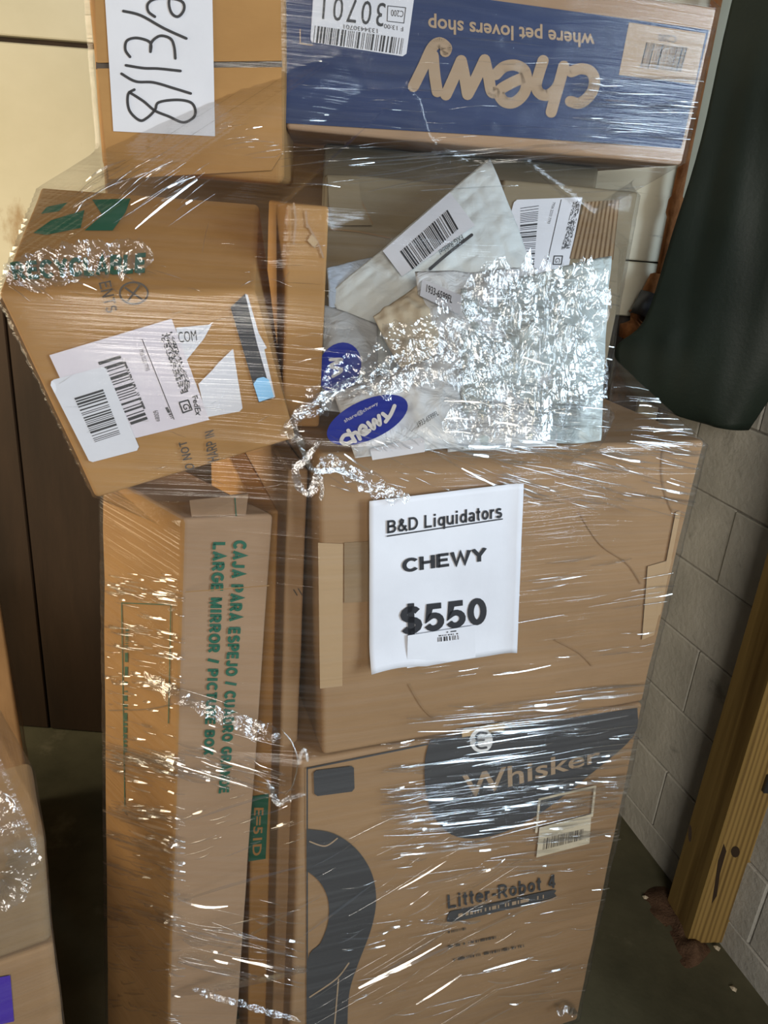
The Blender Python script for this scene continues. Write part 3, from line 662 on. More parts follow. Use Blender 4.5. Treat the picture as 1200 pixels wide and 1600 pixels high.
# raised top panel follows the corners; the print lies on it
blockletters('lettering', 'RECYCLABLE', [(14, 404), (229, 389), (226, 427), (22, 439)], PRT, 0.0035, M['green'], REC, 0.25, 0.14)
for q in ([(52, 364), (80, 344), (132, 328), (126, 356), (72, 367)], [(144, 312), (204, 310), (196, 332), (176, 360), (132, 360), (160, 336)], [(64, 334), (88, 306), (118, 300), (110, 312), (92, 330)]):
    patch_px('recycling_arrow', q, PRT, 0.0035, M['green'], REC)
blockletters('lettering', 'ENTS', [(173, 438), (184, 486), (166, 490), (154, 442)], PRF, 0.0022, M['ink_brown'], REC, 0.14)
circ = [(209 + 22 * math.cos(a * math.pi / 12), 458 + 17 * math.sin(a * math.pi / 12)) for a in range(25)]
pen('printed_symbol', [circ, [(196, 450), (222, 468)], [(218, 446), (200, 470)]], 3.0, PRF, 0.0022, M['ink_brown'], REC, 1)
blockletters('lettering', 'O NOT', [(290, 735), (279, 692), (291, 688), (305, 733)], PRF, 0.0022, M['ink_brown'], REC, 0.16)
blockletters('lettering', 'HARP IN', [(322, 724), (318, 676), (334, 671), (343, 718)], PRF, 0.0022, M['ink_brown'], REC, 0.16)
# torn white label, shipping label and barcode sticker
tl1 = patch_px('torn_label', [(275, 512), (331, 507), (318, 530), (292, 562), (280, 545)], PRF, 0.0022, M['white'], REC)
lettering('lettering', 'COM', [(277, 519), (306, 516), (308, 532), (280, 536)], PRF, 0.0026, M['ink_soft'], tl1)
patch_px('torn_label', [(310, 600), (332, 578), (342, 566), (364, 545), (379, 638), (374, 643), (322, 652)], PRF, 0.0022, M['white'], REC)
sl_ = patch_px('shipping_label', [(77, 555), (268, 498), (327, 656), (214, 684), (140, 690)], PRF, 0.0026, M['white_pink'], REC)
bars('barcode', [(153, 566), (188, 555), (231, 655), (205, 664)], PRF, 0.0032, M['ink'], sl_, 44, 11, 'v')
dashes('stacked_code', [(250, 524), (269, 518), (301, 610), (283, 616)], PRF, 0.0032, M['ink'], sl_, 40, 14, 2)
pens('printed_line', [[(222, 530), (272, 655)]], 1.2, PRF, 0.0032, M['ink'], sl_)
lettering('lettering', '7926 2233 7793', [(223, 544), (234, 578), (228, 580), (217, 547)], PRF, 0.0032, M['ink'], sl_)
dashes('small_print', [(193, 566), (196, 564), (228, 640), (225, 641)], PRF, 0.0032, M['ink'], sl_, 50, 1, 3, 0.65)
lettering('lettering', '60089', [(247, 640), (250, 658), (244, 659), (239, 643)], PRF, 0.0032, M['ink'], sl_)
dashes('small_print', [(258, 637), (262, 636), (271, 653), (267, 654)], PRF, 0.0032, M['ink'], sl_, 14, 1, 3, 0.65)
lettering('lettering', 'FedEx', [(308, 617), (316, 650), (306, 649), (300, 620)], PRF, 0.0032, M['ink'], sl_, 0.02)
pen('printed_frame', [[(280, 629), (294, 625), (300, 640), (286, 645), (280, 629)]], 2.4, PRF, 0.0032, M['ink'], sl_, 1)
lettering('lettering', 'G', [(295, 630), (298, 639), (288, 641), (284, 632)], PRF, 0.0032, M['ink'], sl_, 0.02)
bs = patch_px('barcode_sticker', [(80, 596), (84, 593), (160, 573), (166, 576), (217, 698), (214, 704), (145, 722), (139, 720), (79, 602)], PRF, 0.0036, M['white'], REC)
bars('barcode', [(116, 622), (161, 608), (188, 678), (148, 691)], PRF, 0.0042, M['ink'], bs, 44, 12, 'v')
bl_ = patch_px('black_sticker', [(360, 480), (383, 459), (417, 590), (430, 622), (404, 629)], PRF, 0.0024, M['ink'], REC)
patch_px('white_strip', [(383, 459), (387, 461), (404, 520), (417, 544), (413, 546), (430, 620), (426, 622), (402, 538)], PRF, 0.0028, M['white'], bl_)
patch_px('blue_dot', [(396, 600), (402, 591), (412, 589), (420, 593), (428, 620), (405, 628)], PRF, 0.0030, M['cyan'], bl_)

# -- carton with handwritten date, top left
PT = yplane((300, 150), 1.04, 6)
a = PT.hit((128, -60)); b = PT.hit((443, -60)); c_ = PT.hit((445, 262)); d_ = PT.hit((160, 290))
d_.z = c_.z = (c_.z + d_.z) / 2; a.z = b.z = d_.z + 0.34
DATE = carton('cardboard_box', 'brown carton at upper left with a handwritten date sheet', (a, b, c_, d_), -PT.n * 0.36, M['card_warm'], 0.012, 0.003, 10)
patch_px('flap', [(146, -60), (438, -60), (440, 95), (152, 98)], PT, 0.0045, M['card_warm'], DATE, 0.004)
patch_px('flap', [(152, 107), (440, 105), (441, 240), (424, 266), (170, 280)], PT, 0.0045, M['card_warm'], DATE, 0.004)
patch_px('seam_gap', [(150, 97), (441, 94), (441, 106), (150, 108)], PT, 0.0012, M['ink_brown'], DATE)
sh = patch_px('date_sheet', [(161, -50), (331, -50), (336, 213), (177, 205)], PT, 0.0060, M['white'], DATE)
def C1(P): return [(x * 0.4, y * 0.4) for x, y in P]
pen('handwriting', [C1([(525, 350), (500, 370), (505, 430), (545, 470), (575, 460), (605, 430), (620, 400), (690, 390), (745, 400), (763, 430), (755, 460), (715, 478), (660, 455), (605, 432), (560, 395), (505, 360)]),
                    C1([(475, 288), (530, 318), (600, 322), (680, 345), (745, 365)]), C1([(492, 255), (560, 266), (620, 268), (705, 277)]),
                    C1([(508, 222), (490, 195), (495, 160), (530, 148), (575, 158), (590, 175), (588, 202)]), C1([(588, 200), (592, 165), (625, 140), (665, 150), (680, 180), (685, 228)]),
                    C1([(482, 43), (550, 60), (640, 110), (728, 150)]), C1([(605, 65), (580, 45), (578, 15), (610, -5), (680, -5), (715, 10), (718, 40), (695, 65), (670, 50), (660, 10), (670, -40)])], 4.2, PT, 0.0066, M['ink'], sh)

# -- blue upside-down carton, top right
PC = yplane((760, 230), 1.15, 8)
ca = PC.hit((448, -22)); cb = PC.hit((1122, 10)); cc_ = PC.hit((1066, 252)); cd = PC.hit((447, 209))
zc = (cc_.z + cd.z) / 2; cc_.z = cd.z = zc; cb.z = ca.z = zc + 0.21
cc_.x, cc_.y = cb.x - .006, cb.y
CHW = carton('cardboard_box', 'navy blue printed carton lying upside down at the top', (ca, cb, cc_, cd), -PC.n * 0.42, M['card_pink'], 0.006, 0.002, 12)
patch_px('blue_print', [(440, -14), (760, -1), (1108, 47), (1064, 232), (770, 212), (440, 192)], PC, 0.0010, M['blue'], CHW)
def C2(P): return [(400 + x / 3.0, y / 3.0) for x, y in P]
def C3(P): return [(760 + x * 0.3667, y * 0.3667) for x, y in P]
pen('logo', [C3([(362, 306), (400, 293), (440, 302), (460, 335), (455, 380), (430, 418), (395, 440), (358, 432)]),
             C3([(330, 282), (312, 350), (292, 420), (276, 478)]), C3([(318, 330), (300, 375), (262, 405), (228, 398), (212, 365), (225, 310), (242, 258)]),
             C3([(160, 330), (110, 352), (55, 388), (72, 430), (112, 438), (150, 412), (170, 370), (165, 305), (125, 278), (75, 285), (40, 318)]),
             C2([(1130, 430), (1105, 430), (1090, 360), (1072, 280)]), C2([(1072, 280), (1030, 370), (992, 443)]), C2([(992, 443), (978, 360), (962, 284)]), C2([(962, 284), (925, 370), (890, 445)]),
             C2([(850, 430), (838, 350), (830, 260)]), C2([(738, 405), (785, 310), (825, 225), (860, 200), (892, 222), (888, 242)])], 17.5, PC, 0.0016, M['tan_print'], CHW)
lettering('lettering', 'where pet lovers shop', [(929, 76), (669, 50), (669, 20), (929, 46)], PC, 0.0016, M['tan_print'], CHW, 0.02)
pn = patch_px('barcode_panel', [(983, 35), (1103, 52), (1086, 132), (967, 117)], PC, 0.0016, M['tan_print'], CHW)
bars('barcode', [(1010, 66), (1074, 74), (1064, 112), (1000, 106)], PC, 0.0020, M['ink'], pn, 46, 5)
lettering('lettering', 'C200', [(1056, 67), (1029, 64), (1029, 53), (1057, 56)], PC, 0.0020, M['ink_soft'], pn)
lab = patch_px('shipping_label', [(491, -30), (650, -24), (635, 84), (629, 88), (488, 66), (485, 62)], PC, 0.0018, M['white'], CHW)
bars('barcode', [(492, 40), (631, 60), (627, 85), (489, 66)], PC, 0.0022, M['ink'], lab, 84, 21)
lettering('lettering', '30701', [(599, 42), (503, 30), (506, -8), (603, 5)], PC, 0.0022, M['ink'], lab, 0.0, 1.25)
lettering('lettering', '1334430701', [(590, 52), (537, 45), (537, 38), (590, 45)], PC, 0.0024, M['ink'], lab)
lettering('lettering', 'F 13:00', [(630, 49), (600, 44), (600, 37), (630, 42)], PC, 0.0022, M['ink'], lab)
pen('printed_frame', [[(606, 9), (634, 12), (631, 36), (605, 33), (606, 9)]], 1.2, PC, 0.0022, M['ink'], lab, 1)
lettering('lettering', 'C200', [(630, 27), (611, 25), (611, 15), (631, 17)], PC, 0.0022, M['ink'], lab)
pens('printed_line', [[(469, 46), (469, 68)], [(469, 68), (488, 71)]], 1.6, PC, 0.0016, M['tan_print'], CHW)

# -- cartons behind the bags
YS = 1.47
sa = at_y(505, 232, YS); sb = at_y(945, 250, YS)
ztop = zc - 0.002
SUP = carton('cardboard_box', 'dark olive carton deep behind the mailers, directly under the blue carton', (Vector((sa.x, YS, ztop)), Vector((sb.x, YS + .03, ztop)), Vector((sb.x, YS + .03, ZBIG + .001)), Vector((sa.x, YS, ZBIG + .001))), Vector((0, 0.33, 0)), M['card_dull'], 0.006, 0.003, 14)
PL = yplane((890, 380), 1.31, 10)
la = PL.hit((786, 288)); lb_ = PL.hit((1000, 293)); la.z = lb_.z = (la.z + lb_.z) / 2
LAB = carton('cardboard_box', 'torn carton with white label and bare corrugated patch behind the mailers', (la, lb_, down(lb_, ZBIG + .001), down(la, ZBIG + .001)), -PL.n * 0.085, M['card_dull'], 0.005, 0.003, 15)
l_ = patch_px('shipping_label', [(803, 316), (808, 312), (910, 308), (888, 420), (812, 440), (799, 330)], PL, 0.0016, M['white'], LAB)
bars('barcode', [(813, 325), (842, 321), (834, 420), (812, 420)], PL, 0.0020, M['ink'], l_, 60, 31, 'v')
dashes('stacked_code', [(896, 314), (908, 313), (890, 388), (877, 390)], PL, 0.0020, M['ink'], l_, 40, 12, 5)
pens('printed_line', [[(877, 312), (855, 410)]], 1.2, PL, 0.0020, M['ink'], l_)
lettering('lettering', '7926 2233 7793', [(868, 316), (859, 350), (855, 349), (864, 316)], PL, 0.0020, M['ink'], l_)
pen('printed_frame', [[(866, 400), (879, 400), (877, 413), (864, 413), (866, 400)]], 1.8, PL, 0.0020, M['ink'], l_, 1)
lettering('lettering', 'G', [(876, 403), (874, 411), (867, 410), (868, 403)], PL, 0.0020, M['ink'], l_)
V = []; Fs = []; k_ = 60
for i in range(k_ + 1):
    u = i / k_; bump_ = 0.0026 * (0.5 + 0.5 * math.sin(u * 9 * 2 * math.pi))
    V += [PL.hit((912 + 56 * u, 316 - 4 * u), 0.001 + bump_), PL.hit((890 + 68 * u, 404 + 2 * u), 0.001 + bump_)]
obj('corrugated_patch', V, [[2 * i, 2 * i + 2, 2 * i + 3, 2 * i + 1] for i in range(k_)], M['card_old'], LAB, smooth=True)
PL2 = yplane((640, 370), 1.31, 4)
la = PL2.hit((508, 278)); lb_ = PL2.hit((770, 284)); la.z = lb_.z = (la.z + lb_.z) / 2
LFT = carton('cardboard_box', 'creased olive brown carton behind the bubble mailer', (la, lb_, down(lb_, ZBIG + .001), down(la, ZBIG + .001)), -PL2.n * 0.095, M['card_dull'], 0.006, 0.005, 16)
patch_px('bent_flap', [(512, 276), (560, 282), (566, 320), (582, 352), (522, 352), (514, 320)], PL2, 0.010, M['card_dull'], LFT, 0.004)
pens('crease', [[(515, 358), (560, 362), (610, 372)], [(562, 310), (575, 335), (582, 350)]], 2.5, PL2, 0.0012, M['card_old'], LFT)

# -- carton added at the back to block light and keep the gaps dark
ba = Vector((-0.575, 1.56, 1.90)); bx_ = Vector((math.cos(.28), math.sin(.28), 0))
carton('cardboard_box', 'carton added at the back to darken the gap beside the slim carton', (ba, ba + bx_ * .45, down(ba + bx_ * .45, ZP), down(ba, ZP)), Vector((-math.sin(.28), math.cos(.28), 0)) * 0.33, M['card_old'], 0.006, 0.002, 18)

# ------------------------------------------------------------------ mailers lying on the big carton
def mailer(name, label, corners, mat, puff=0.012, n=34, seed=0, bubble=0.0, wr=0.003, group=None, cat='mailer'):
    """corners TL TR BR BL as (px, py, depth): a flat pouch with puffed middle, sealed rim and wrinkles"""
    q = [at(*c) for c in corners]
    nrm = (q[1] - q[0]).cross(q[3] - q[0]).normalized()
    if nrm.dot(CC - q[0]) < 0: nrm = -nrm
    V = []; Fs = []
    for side in (1, -1):
        for j in range(n + 1):
            for i in range(n + 1):
                u, v = i / n, j / n
                p = bil(q, u, v)
                e = max(0, 1 - abs(2 * u - 1) ** 3) * max(0, 1 - abs(2 * v - 1) ** 3)
                k = puff * e + (wr * e * noise.noise(p * 28 + Vector((seed, seed * 2, 0))) + wr * 0.6 * noise.noise(p * 70 + Vector((0, seed, 1)))) * (1 if side > 0 else 0.3)
                if bubble and side > 0:
                    k += bubble * max(0, e) ** .3 * (abs(math.sin(u * 22 * math.pi / 2)) * abs(math.sin(v * 16 * math.pi / 2))) ** .7
                rim = wr * 1.5 * noise.noise(bil(q, u, v) * 16 + Vector((seed, 5, 0)))
                V.append(p + nrm * (rim + side * max(k, 0.0004)))
    m = (n + 1) ** 2
    for s in range(2):
        for j in range(n):
            for i in range(n):
                a = s * m + j * (n + 1) + i; f = [a, a + 1, a + n + 2, a + n + 1]
                Fs.append(f if s == 0 else f[::-1])
    def ring(): 
        r = [i for i in range(n + 1)] + [j * (n + 1) + n for j in range(1, n + 1)] + [n * (n + 1) + i for i in range(n - 1, -1, -1)] + [j * (n + 1) for j in range(n - 1, 0, -1)]
        return r
    R = ring()
    for i in range(len(R)):
        a, b = R[i], R[(i + 1) % len(R)]; Fs.append([a, b, b + m, a + m])
    ctr = sum(q, Vector()) / 4
    t = thing(name, label, cat, (ctr.x, ctr.y, min(p.z for p in q)), group)
    b = obj('pouch', V, Fs, mat, t, smooth=True); fix_normals(b)
    return t, Plane(ctr + nrm * (puff + wr * 0.6 + bubble), nrm)

mailer('poly_mailer', 'pale blue poly mailer end peeking out left of the bubble mailer', [(511, 418, 1.19), (600, 398, 1.24), (612, 480, 1.20), (514, 480, 1.16)], M['poly_blue'], 0.008, seed=3)
B1, PB1 = mailer('bubble_mailer', 'large white bubble mailer leaning with its corner pointing up', [(765, 246, 1.25), (890, 560, 1.17), (640, 640, 1.12), (511, 462, 1.17)], M['bubble'], 0.010, n=90, seed=1, bubble=0.0032)
l_ = patch_px('shipping_label', [(598, 392), (703, 300), (742, 352), (628, 432)], PB1, 0.002, M['white'], B1)
bars('barcode', [(625, 393), (700, 327), (717, 357), (645, 421)], PB1, 0.0026, M['ink'], l_, 64, 41)
lettering('lettering', 'FXG Relabel', [(725, 374), (689, 398), (685, 391), (721, 366)], PB1, 0.0026, M['ink'], l_)
pen('marker_line', [[(737, 367), (700, 396), (672, 420)]], 5, PB1, 0.003, M['ink_soft'], l_)
G1, PG1 = mailer('poly_mailer', 'grey poly mailer with a half hidden blue oval beside the slim carton', [(506, 478, 1.13), (590, 505, 1.13), (590, 655, 1.05), (502, 640, 1.05)], M['poly_grey'], 0.006, seed=5)
V = [(530 + 34 * math.cos(a * math.pi / 14) - 6 * math.sin(a * math.pi / 14), 575 + 40 * math.sin(a * math.pi / 14)) for a in range(28)]
ov = patch_px('printed_oval', V, PG1, 0.001, M['blue_bag'], G1)
pen('logo', [[(516, 562), (534, 562), (516, 572), (534, 578), (520, 588)]], 5, PG1, 0.0016, M['pale_print'], ov)
mailer('paper_mailer', 'crumpled pale kraft paper mailer lying in front of the bubble mailer', [(583, 496, 1.10), (652, 447, 1.12), (712, 560, 1.07), (628, 580, 1.05)], M['kraft_light'], 0.012, seed=7, wr=0.008)
W1, PW1 = mailer('poly_mailer', 'white poly mailer with a number sticker in the middle of the pile', [(648, 428, 1.13), (838, 418, 1.15), (866, 560, 1.08), (668, 585, 1.05)], M['poly_white'], 0.016, seed=9, wr=0.006)
st = patch_px('number_sticker', [(660, 436), (722, 462), (718, 492), (656, 462)], PW1, 0.001, M['white'], W1)
lettering('lettering', '1933-6599FL', [(667, 444), (708, 463), (706, 474), (666, 456)], PW1, 0.0016, M['ink'], st, 0.01)
K1, PK1 = mailer('poly_mailer', 'frosted poly mailer at the right end of the pile', [(720, 452, 1.11), (955, 402, 1.15), (938, 690, 1.02), (722, 700, 0.985)], M['poly_clear'], 0.014, n=50, seed=11, wr=0.007)
mailer('poly_mailer', 'white poly mailer lying low behind the blue oval mailer', [(690, 575, 1.06), (880, 560, 1.08), (870, 696, 1.00), (700, 705, 0.985)], M['poly_white'], 0.012, seed=13, wr=0.006)
Q1, PQ1 = mailer('poly_mailer', 'white poly mailer with a large blue oval logo at the front of the pile', [(520, 612, 1.03), (700, 548, 1.05), (742, 695, 0.985), (555, 716, 0.97)], M['poly_white'], 0.012, n=50, seed=15, wr=0.005)
V = []
for a in range(36):
    t_ = a * math.pi / 18; x_, y_ = 68 * math.cos(t_), 31 * math.sin(t_); r_ = -0.42
    V.append((574 + x_ * math.cos(r_) - y_ * math.sin(r_), 656 + x_ * math.sin(r_) + y_ * math.cos(r_)))
ov = patch_px('printed_oval', V, PQ1, 0.001, M['blue_bag'], Q1)
def C7(P): return [(430 + x * 0.3083, 480 + y * 0.3083) for x, y in P]
pen('logo', [C7([(385, 645), (350, 650), (335, 680), (360, 692), (390, 680)]), C7([(370, 625), (405, 680)]), C7([(385, 650), (410, 635), (430, 668)]), C7([(430, 640), (460, 615), (440, 600), (428, 625), (450, 645), (478, 625)]),
             C7([(470, 585), (500, 615), (500, 570), (530, 595), (525, 550)]), C7([(545, 540), (570, 560)]), C7([(605, 500), (585, 545), (560, 580)])], 6.0, PQ1, 0.0016, M['pale_print'], ov)
lettering('lettering', 'share@chewy', [(536, 655), (589, 627), (592, 633), (540, 662)], PQ1, 0.0016, M['pale_print'], ov)
lettering('lettering', '1933-6599FL', [(651, 660), (683, 641), (686, 648), (654, 668)], PQ1, 0.002, M['ink_soft'], Q1, 0.0)
patch_px('address_label', [(578, 702), (662, 682), (664, 706), (582, 719)], PQ1, 0.0015, M['white'], Q1)

# ------------------------------------------------------------------ neighbouring wrapped stack, lower left
HULL_MAIN = dict(HULL); HULL.clear()
PN = yplane((83, 1478), 1.12, 30)
nb = PN.hit((84, 1476)); na = nb - Vector((math.cos(.524), math.sin(.524), 0)) * 0.45
N1 = carton('cardboard_box', 'carton with purple print at the bottom left of the neighbouring stack', (na, nb, down(nb, nb.z - .30), down(na, nb.z - .30)), -PN.n * 1.15, M['card'], 0.007, 0.003, 20)
patch_px('printed_panel', [(-60, 1538), (16, 1524), (22, 1596), (-60, 1614)], PN, 0.001, M['purple'], N1)
zn = nb.z + 0.002
nb2 = PN.hit((80, 1452)); nb2 = Vector((nb.x - .002, nb.y + .002, zn)); na2 = Vector((na.x, na.y + .002, zn))
N2 = carton('cardboard_box', 'wrapped brown carton on the purple printed carton at lower left', (na2 + Vector((0, .01, .19)), nb2 + Vector((0, .01, .19)), nb2, na2), -PN.n * 0.17, M['card_old'], 0.01, 0.004, 21)
zl = nb.z - .30
N0 = carton('cardboard_box', 'plain carton at the very bottom of the neighbouring left stack', (down(na, zl - .001), down(nb, zl - .001), down(nb, 0.001), down(na, 0.001)), -PN.n * 1.15, M['card_old'], 0.007, 0.003, 23)
HULL_LEFT = dict(HULL)

# ------------------------------------------------------------------ stretch film
EDG = [(0, 1), (1, 2), (2, 3), (3, 0), (4, 5), (5, 6), (6, 7), (7, 4), (0, 4), (1, 5), (2, 6), (3, 7)]
def section(c, z):
    out = []
    for a, b in EDG:
        za, zb_ = c[a].z, c[b].z
        if (za - z) * (zb_ - z) <= 0 and abs(za - zb_) > 1e-6:
            t_ = (z - za) / (zb_ - za); p = c[a].lerp(c[b], t_); out.append((p.x, p.y))
    if abs(c[0].z - z) < 0.004 or abs(c[3].z - z) < 0.004: pass
    return out
def hull2(P):
    P = sorted(set((round(x, 5), round(y, 5)) for x, y in P))
    def half(Q):
        h = []
        for p in Q:
            while len(h) > 1 and (h[-1][0] - h[-2][0]) * (p[1] - h[-2][1]) - (h[-1][1] - h[-2][1]) * (p[0] - h[-2][0]) <= 0: h.pop()
            h.append(p)
        return h
    a, b = half(P), half(P[::-1]); return a[:-1] + b[:-1]
def wrap(boxes, ctr, z0, z1, nz, nt, slope, off, arc=None, extra=None):
    Z = [z0 + (z1 - z0) * j / nz for j in range(nz + 1)]
    TH = [2 * math.pi * i / nt for i in range(nt)]
    Rr = []
    for z in Z:
        P = []
        for c in boxes: P += section(c, z)
        if extra: P += [(p.x, p.y) for p, zz in extra if abs(zz - z) < 0.012]
        row = [0.0] * nt
        if len(P) > 2:
            H = hull2(P)
            for i, t_ in enumerate(TH):
                dx, dy = math.cos(t_), math.sin(t_); best = 0
                for k in range(len(H)):
                    ax_, ay_ = H[k][0] - ctr[0], H[k][1] - ctr[1]; bx, by = H[(k + 1) % len(H)][0] - ctr[0], H[(k + 1) % len(H)][1] - ctr[1]
                    ex, ey = bx - ax_, by - ay_; den = dx * ey - dy * ex
                    if abs(den) < 1e-9: continue
                    s = (ax_ * ey - ay_ * ex) / den; u = (ax_ * dy - ay_ * dx) / den
                    if s > 0 and -1e-6 <= u <= 1 + 1e-6: best = max(best, s)
                row[i] = best
        Rr.append(row)
    dz = (z1 - z0) / nz
    for i in range(nt):       # taut film bridges steps between cartons
        for j in range(1, nz + 1): Rr[j][i] = max(Rr[j][i], Rr[j - 1][i] - slope * dz)
        for j in range(nz - 1, -1, -1): Rr[j][i] = max(Rr[j][i], Rr[j + 1][i] - slope * dz)
    return Z, TH, Rr, off
def wrap_mesh(name, data, ctr, parent, mat, amp=0.0012):
    Z, TH, Rr, off = data; nt = len(TH); V = []; Fs = []; UV = []
    nz = len(Z) - 1
    for j, z in enumerate(Z):
        for i, t_ in enumerate(TH):
            k = 0.0
            if 0 < j < nz: k = (Rr[j - 1][i] + Rr[j + 1][i]) / 2 - Rr[j][i]; k = max(k, 0)
            r = Rr[j][i] + k * 0.5 + off
            r += amp * (noise.noise(Vector((t_ * 4, z * 60, 0))) + 0.7)
            V.append(Vector((ctr[0] + r * math.cos(t_), ctr[1] + r * math.sin(t_), z)))
    for j in range(nz):
        for i in range(nt): Fs.append([j * nt + i, j * nt + (i + 1) % nt, (j + 1) * nt + (i + 1) % nt, (j + 1) * nt + i])
    o = obj(name, V, Fs, mat, parent, smooth=True)
    uv = o.data.uv_layers.new(name='film')
    for p in o.data.polygons:
        for li, vi in zip(p.loop_indices, p.vertices):
            i = vi % nt; j = vi // nt; th = TH[i]
            if i == 0 and p.index % nt == nt - 1: th = 2 * math.pi
            uv.data[li].uv = (th * 0.55, Z[j])
    return o, V, Fs
CTR = (0.06, 1.32)
film = thing('stretch_wrap', 'clear stretch film wound around the large stack of boxes', 'film', (CTR[0], CTR[1], 0.10))
def pouch_hull(t, n=0.01):
    me = [c for c in t.children if c.name.startswith('pouch')][0].data; m = int(len(me.vertices) / 2); k = int(round(m ** .5))
    ids = (0, k - 1, m - 1, m - k); f = [me.vertices[i].co.copy() for i in ids]; nn = (f[1] - f[0]).cross(f[3] - f[0]).normalized()
    if nn.dot(CC - f[0]) < 0: nn = -nn
    return [p + nn * 0.022 for p in f] + [p - nn * 0.02 for p in f]
HULL_MAIN['right_mailer'] = pouch_hull(K1); HULL_MAIN['front_mailer'] = pouch_hull(Q1); HULL_MAIN['middle_mailer'] = pouch_hull(W1)
data = wrap(list(HULL_MAIN.values()), CTR, 0.10, 2.28, 360, 640, 1.5, 0.004)
fo, FV, FF = wrap_mesh('film_sheet', data, CTR, film, M['film'])
BV = BVHTree.FromPolygons(FV, FF)
def on_film(px, off=0.0015):
    d = ray(px); h = BV.ray_cast(CC, d.normalized())
    if h[0] is None: return None
    n = h[1]
    if n.dot(d) > 0: n = -n
    return h[0] + n * off, n, (h[0] - CC).dot(CF)
RB = {'V': [], 'F': [], 'U': []}
def fold(px0, px1, wpx, bow=0.0, seg=7, high=0.2):
    """one gathered fold of film lying on the sheet: a thin raised ridge tapering at both ends"""
    pts = []
    for i in range(seg + 1):
        t_ = i / seg; nx, ny = px1[1] - px0[1], px0[0] - px1[0]; l = math.hypot(nx, ny) or 1
        b = bow * math.sin(math.pi * t_)
        h = on_film((px0[0] + (px1[0] - px0[0]) * t_ + nx / l * b, px0[1] + (px1[1] - px0[1]) * t_ + ny / l * b))
        if h: pts.append((t_, h))
    if len(pts) < 3: return
    for a, b in zip(pts, pts[1:]):
        if (a[1][0] - b[1][0]).length > 0.08: return
    wpx *= 1.35; V, Fq = RB['V'], RB['F']; k0 = len(V); up_ = pts[len(pts) // 2][1][1].z; tau = math.tan(math.radians(rnd2.uniform(16, 64) if up_ < 0.3 else rnd2.uniform(-42, -8))); arc = rnd2.random() < 0.55
    Lm = (pts[-1][1][0] - pts[0][1][0]).length; lift = Lm * rnd2.uniform(0, 0.09) if Lm < 0.09 else 0.0
    for i, (t_, (p, n, dp)) in enumerate(pts):
        p = p + n * lift * math.sin(math.pi * t_)
        d = (pts[min(i + 1, len(pts) - 1)][1][0] - pts[max(i - 1, 0)][1][0]).normalized()
        s = n.cross(d).normalized(); wd = wpx * dp / F_PX * (0.15 + 0.85 * math.sin(math.pi * min(max(t_, .04), .96)) ** .6) / 2
        if s.z < 0: s = -s
        if arc:
            V += [p + s * math.cos(math.pi * q / 6) * wd * 1.15 + n * math.sin(math.pi * q / 6) * wd * 0.9 for q in range(7)]
        else:   # a broad upper facet tilted up by tau and a steep lower one
            s = s if tau > 0 else -s; V += [p + s * wd, p + n * wd * abs(tau) * 1.0, p - s * wd * 0.9 + n * wd * abs(tau) * 1.9, p - s * wd * 1.15]
    m = 7 if arc else 4
    for i in range(len(pts) - 1):
        for q in range(m - 1): a = k0 + i * m + q; Fq.append([a, a + 1, a + m + 1, a + m]); RB['U'].append(arc)
rnd2 = random.Random(5)
rnd = random.Random(11)
def folds(x0, x1, y0, y1, n, ang, lmin, lmax, w0=0.8, w1=2.2, spread=4, slant=0.0, cluster=0):
    cl = [rnd.uniform(y0, y1) for _ in range(max(cluster, 1))]
    for _ in range(n):
        l = lmin + (lmax - lmin) * rnd.random() ** 2; a = math.radians(ang + rnd.gauss(0, spread * 0.5))
        cx = rnd.uniform(x0, x1); cy = rnd.uniform(y0, y1)
        if cluster and rnd.random() < .7: cy = rnd.choice(cl) + rnd.gauss(0, (y1 - y0) / cluster / 5)
        cy += slant * (cx - (x0 + x1) / 2)
        dx, dy = math.cos(a) * l / 2, math.sin(a) * l / 2
        ax_, bx = max(cx - dx, x0 - 6), min(cx + dx, x1 + 6)
        fold((ax_, cy - (cx - ax_) * math.tan(a)), (bx, cy + (bx - cx) * math.tan(a)), rnd.uniform(w0, w1), rnd.gauss(0, l * .012))
folds(900, 1092, 118, 222, 60, 3, 40, 190, 0.8, 2.4, 3)
folds(450, 900, 60, 215, 30, 3, 40, 160, 0.6, 1.1, 4)
folds(440, 1000, 225, 300, 26, -5, 100, 330, 0.7, 1.8, 5)
folds(120, 330, 265, 330, 34, -32, 40, 140, 0.8, 2.2, 8)
folds(350, 440, 180, 260, 14, -8, 20, 60, 0.8, 1.6, 8)
folds(720, 985, 430, 660, 130, 9, 20, 130, 0.8, 2.2, 14)
folds(700, 1090, 600, 712, 190, 5, 40, 220, 0.8, 2.8, 6)
folds(780, 1095, 690, 800, 90, 13, 30, 150, 0.8, 2.6, 8, 0.12)
folds(520, 860, 690, 770, 40, 20, 20, 110, 0.8, 2.2, 14, 0.05)
folds(820, 1062, 870, 950, 14, -9, 60, 200, 0.8, 2.0, 3)
folds(600, 1040, 1000, 1050, 16, -8, 30, 110, 0.8, 1.6, 4, -0.12)
folds(640, 1008, 1085, 1140, 46, -5, 60, 260, 0.8, 2.8, 3, -0.1)
folds(600, 1000, 1130, 1360, 320, -7, 25, 170, 0.8, 2.4, 4, -0.05, 9)
folds(540, 990, 1340, 1580, 110, -10, 12, 90, 0.7, 1.8, 8, -0.1, 6)
folds(480, 820, 1280, 1600, 46, -31, 30, 190, 0.7, 1.8, 5)
folds(168, 284, 900, 1110, 170, 14, 8, 46, 1.0, 2.6, 5, 0.1, 5)
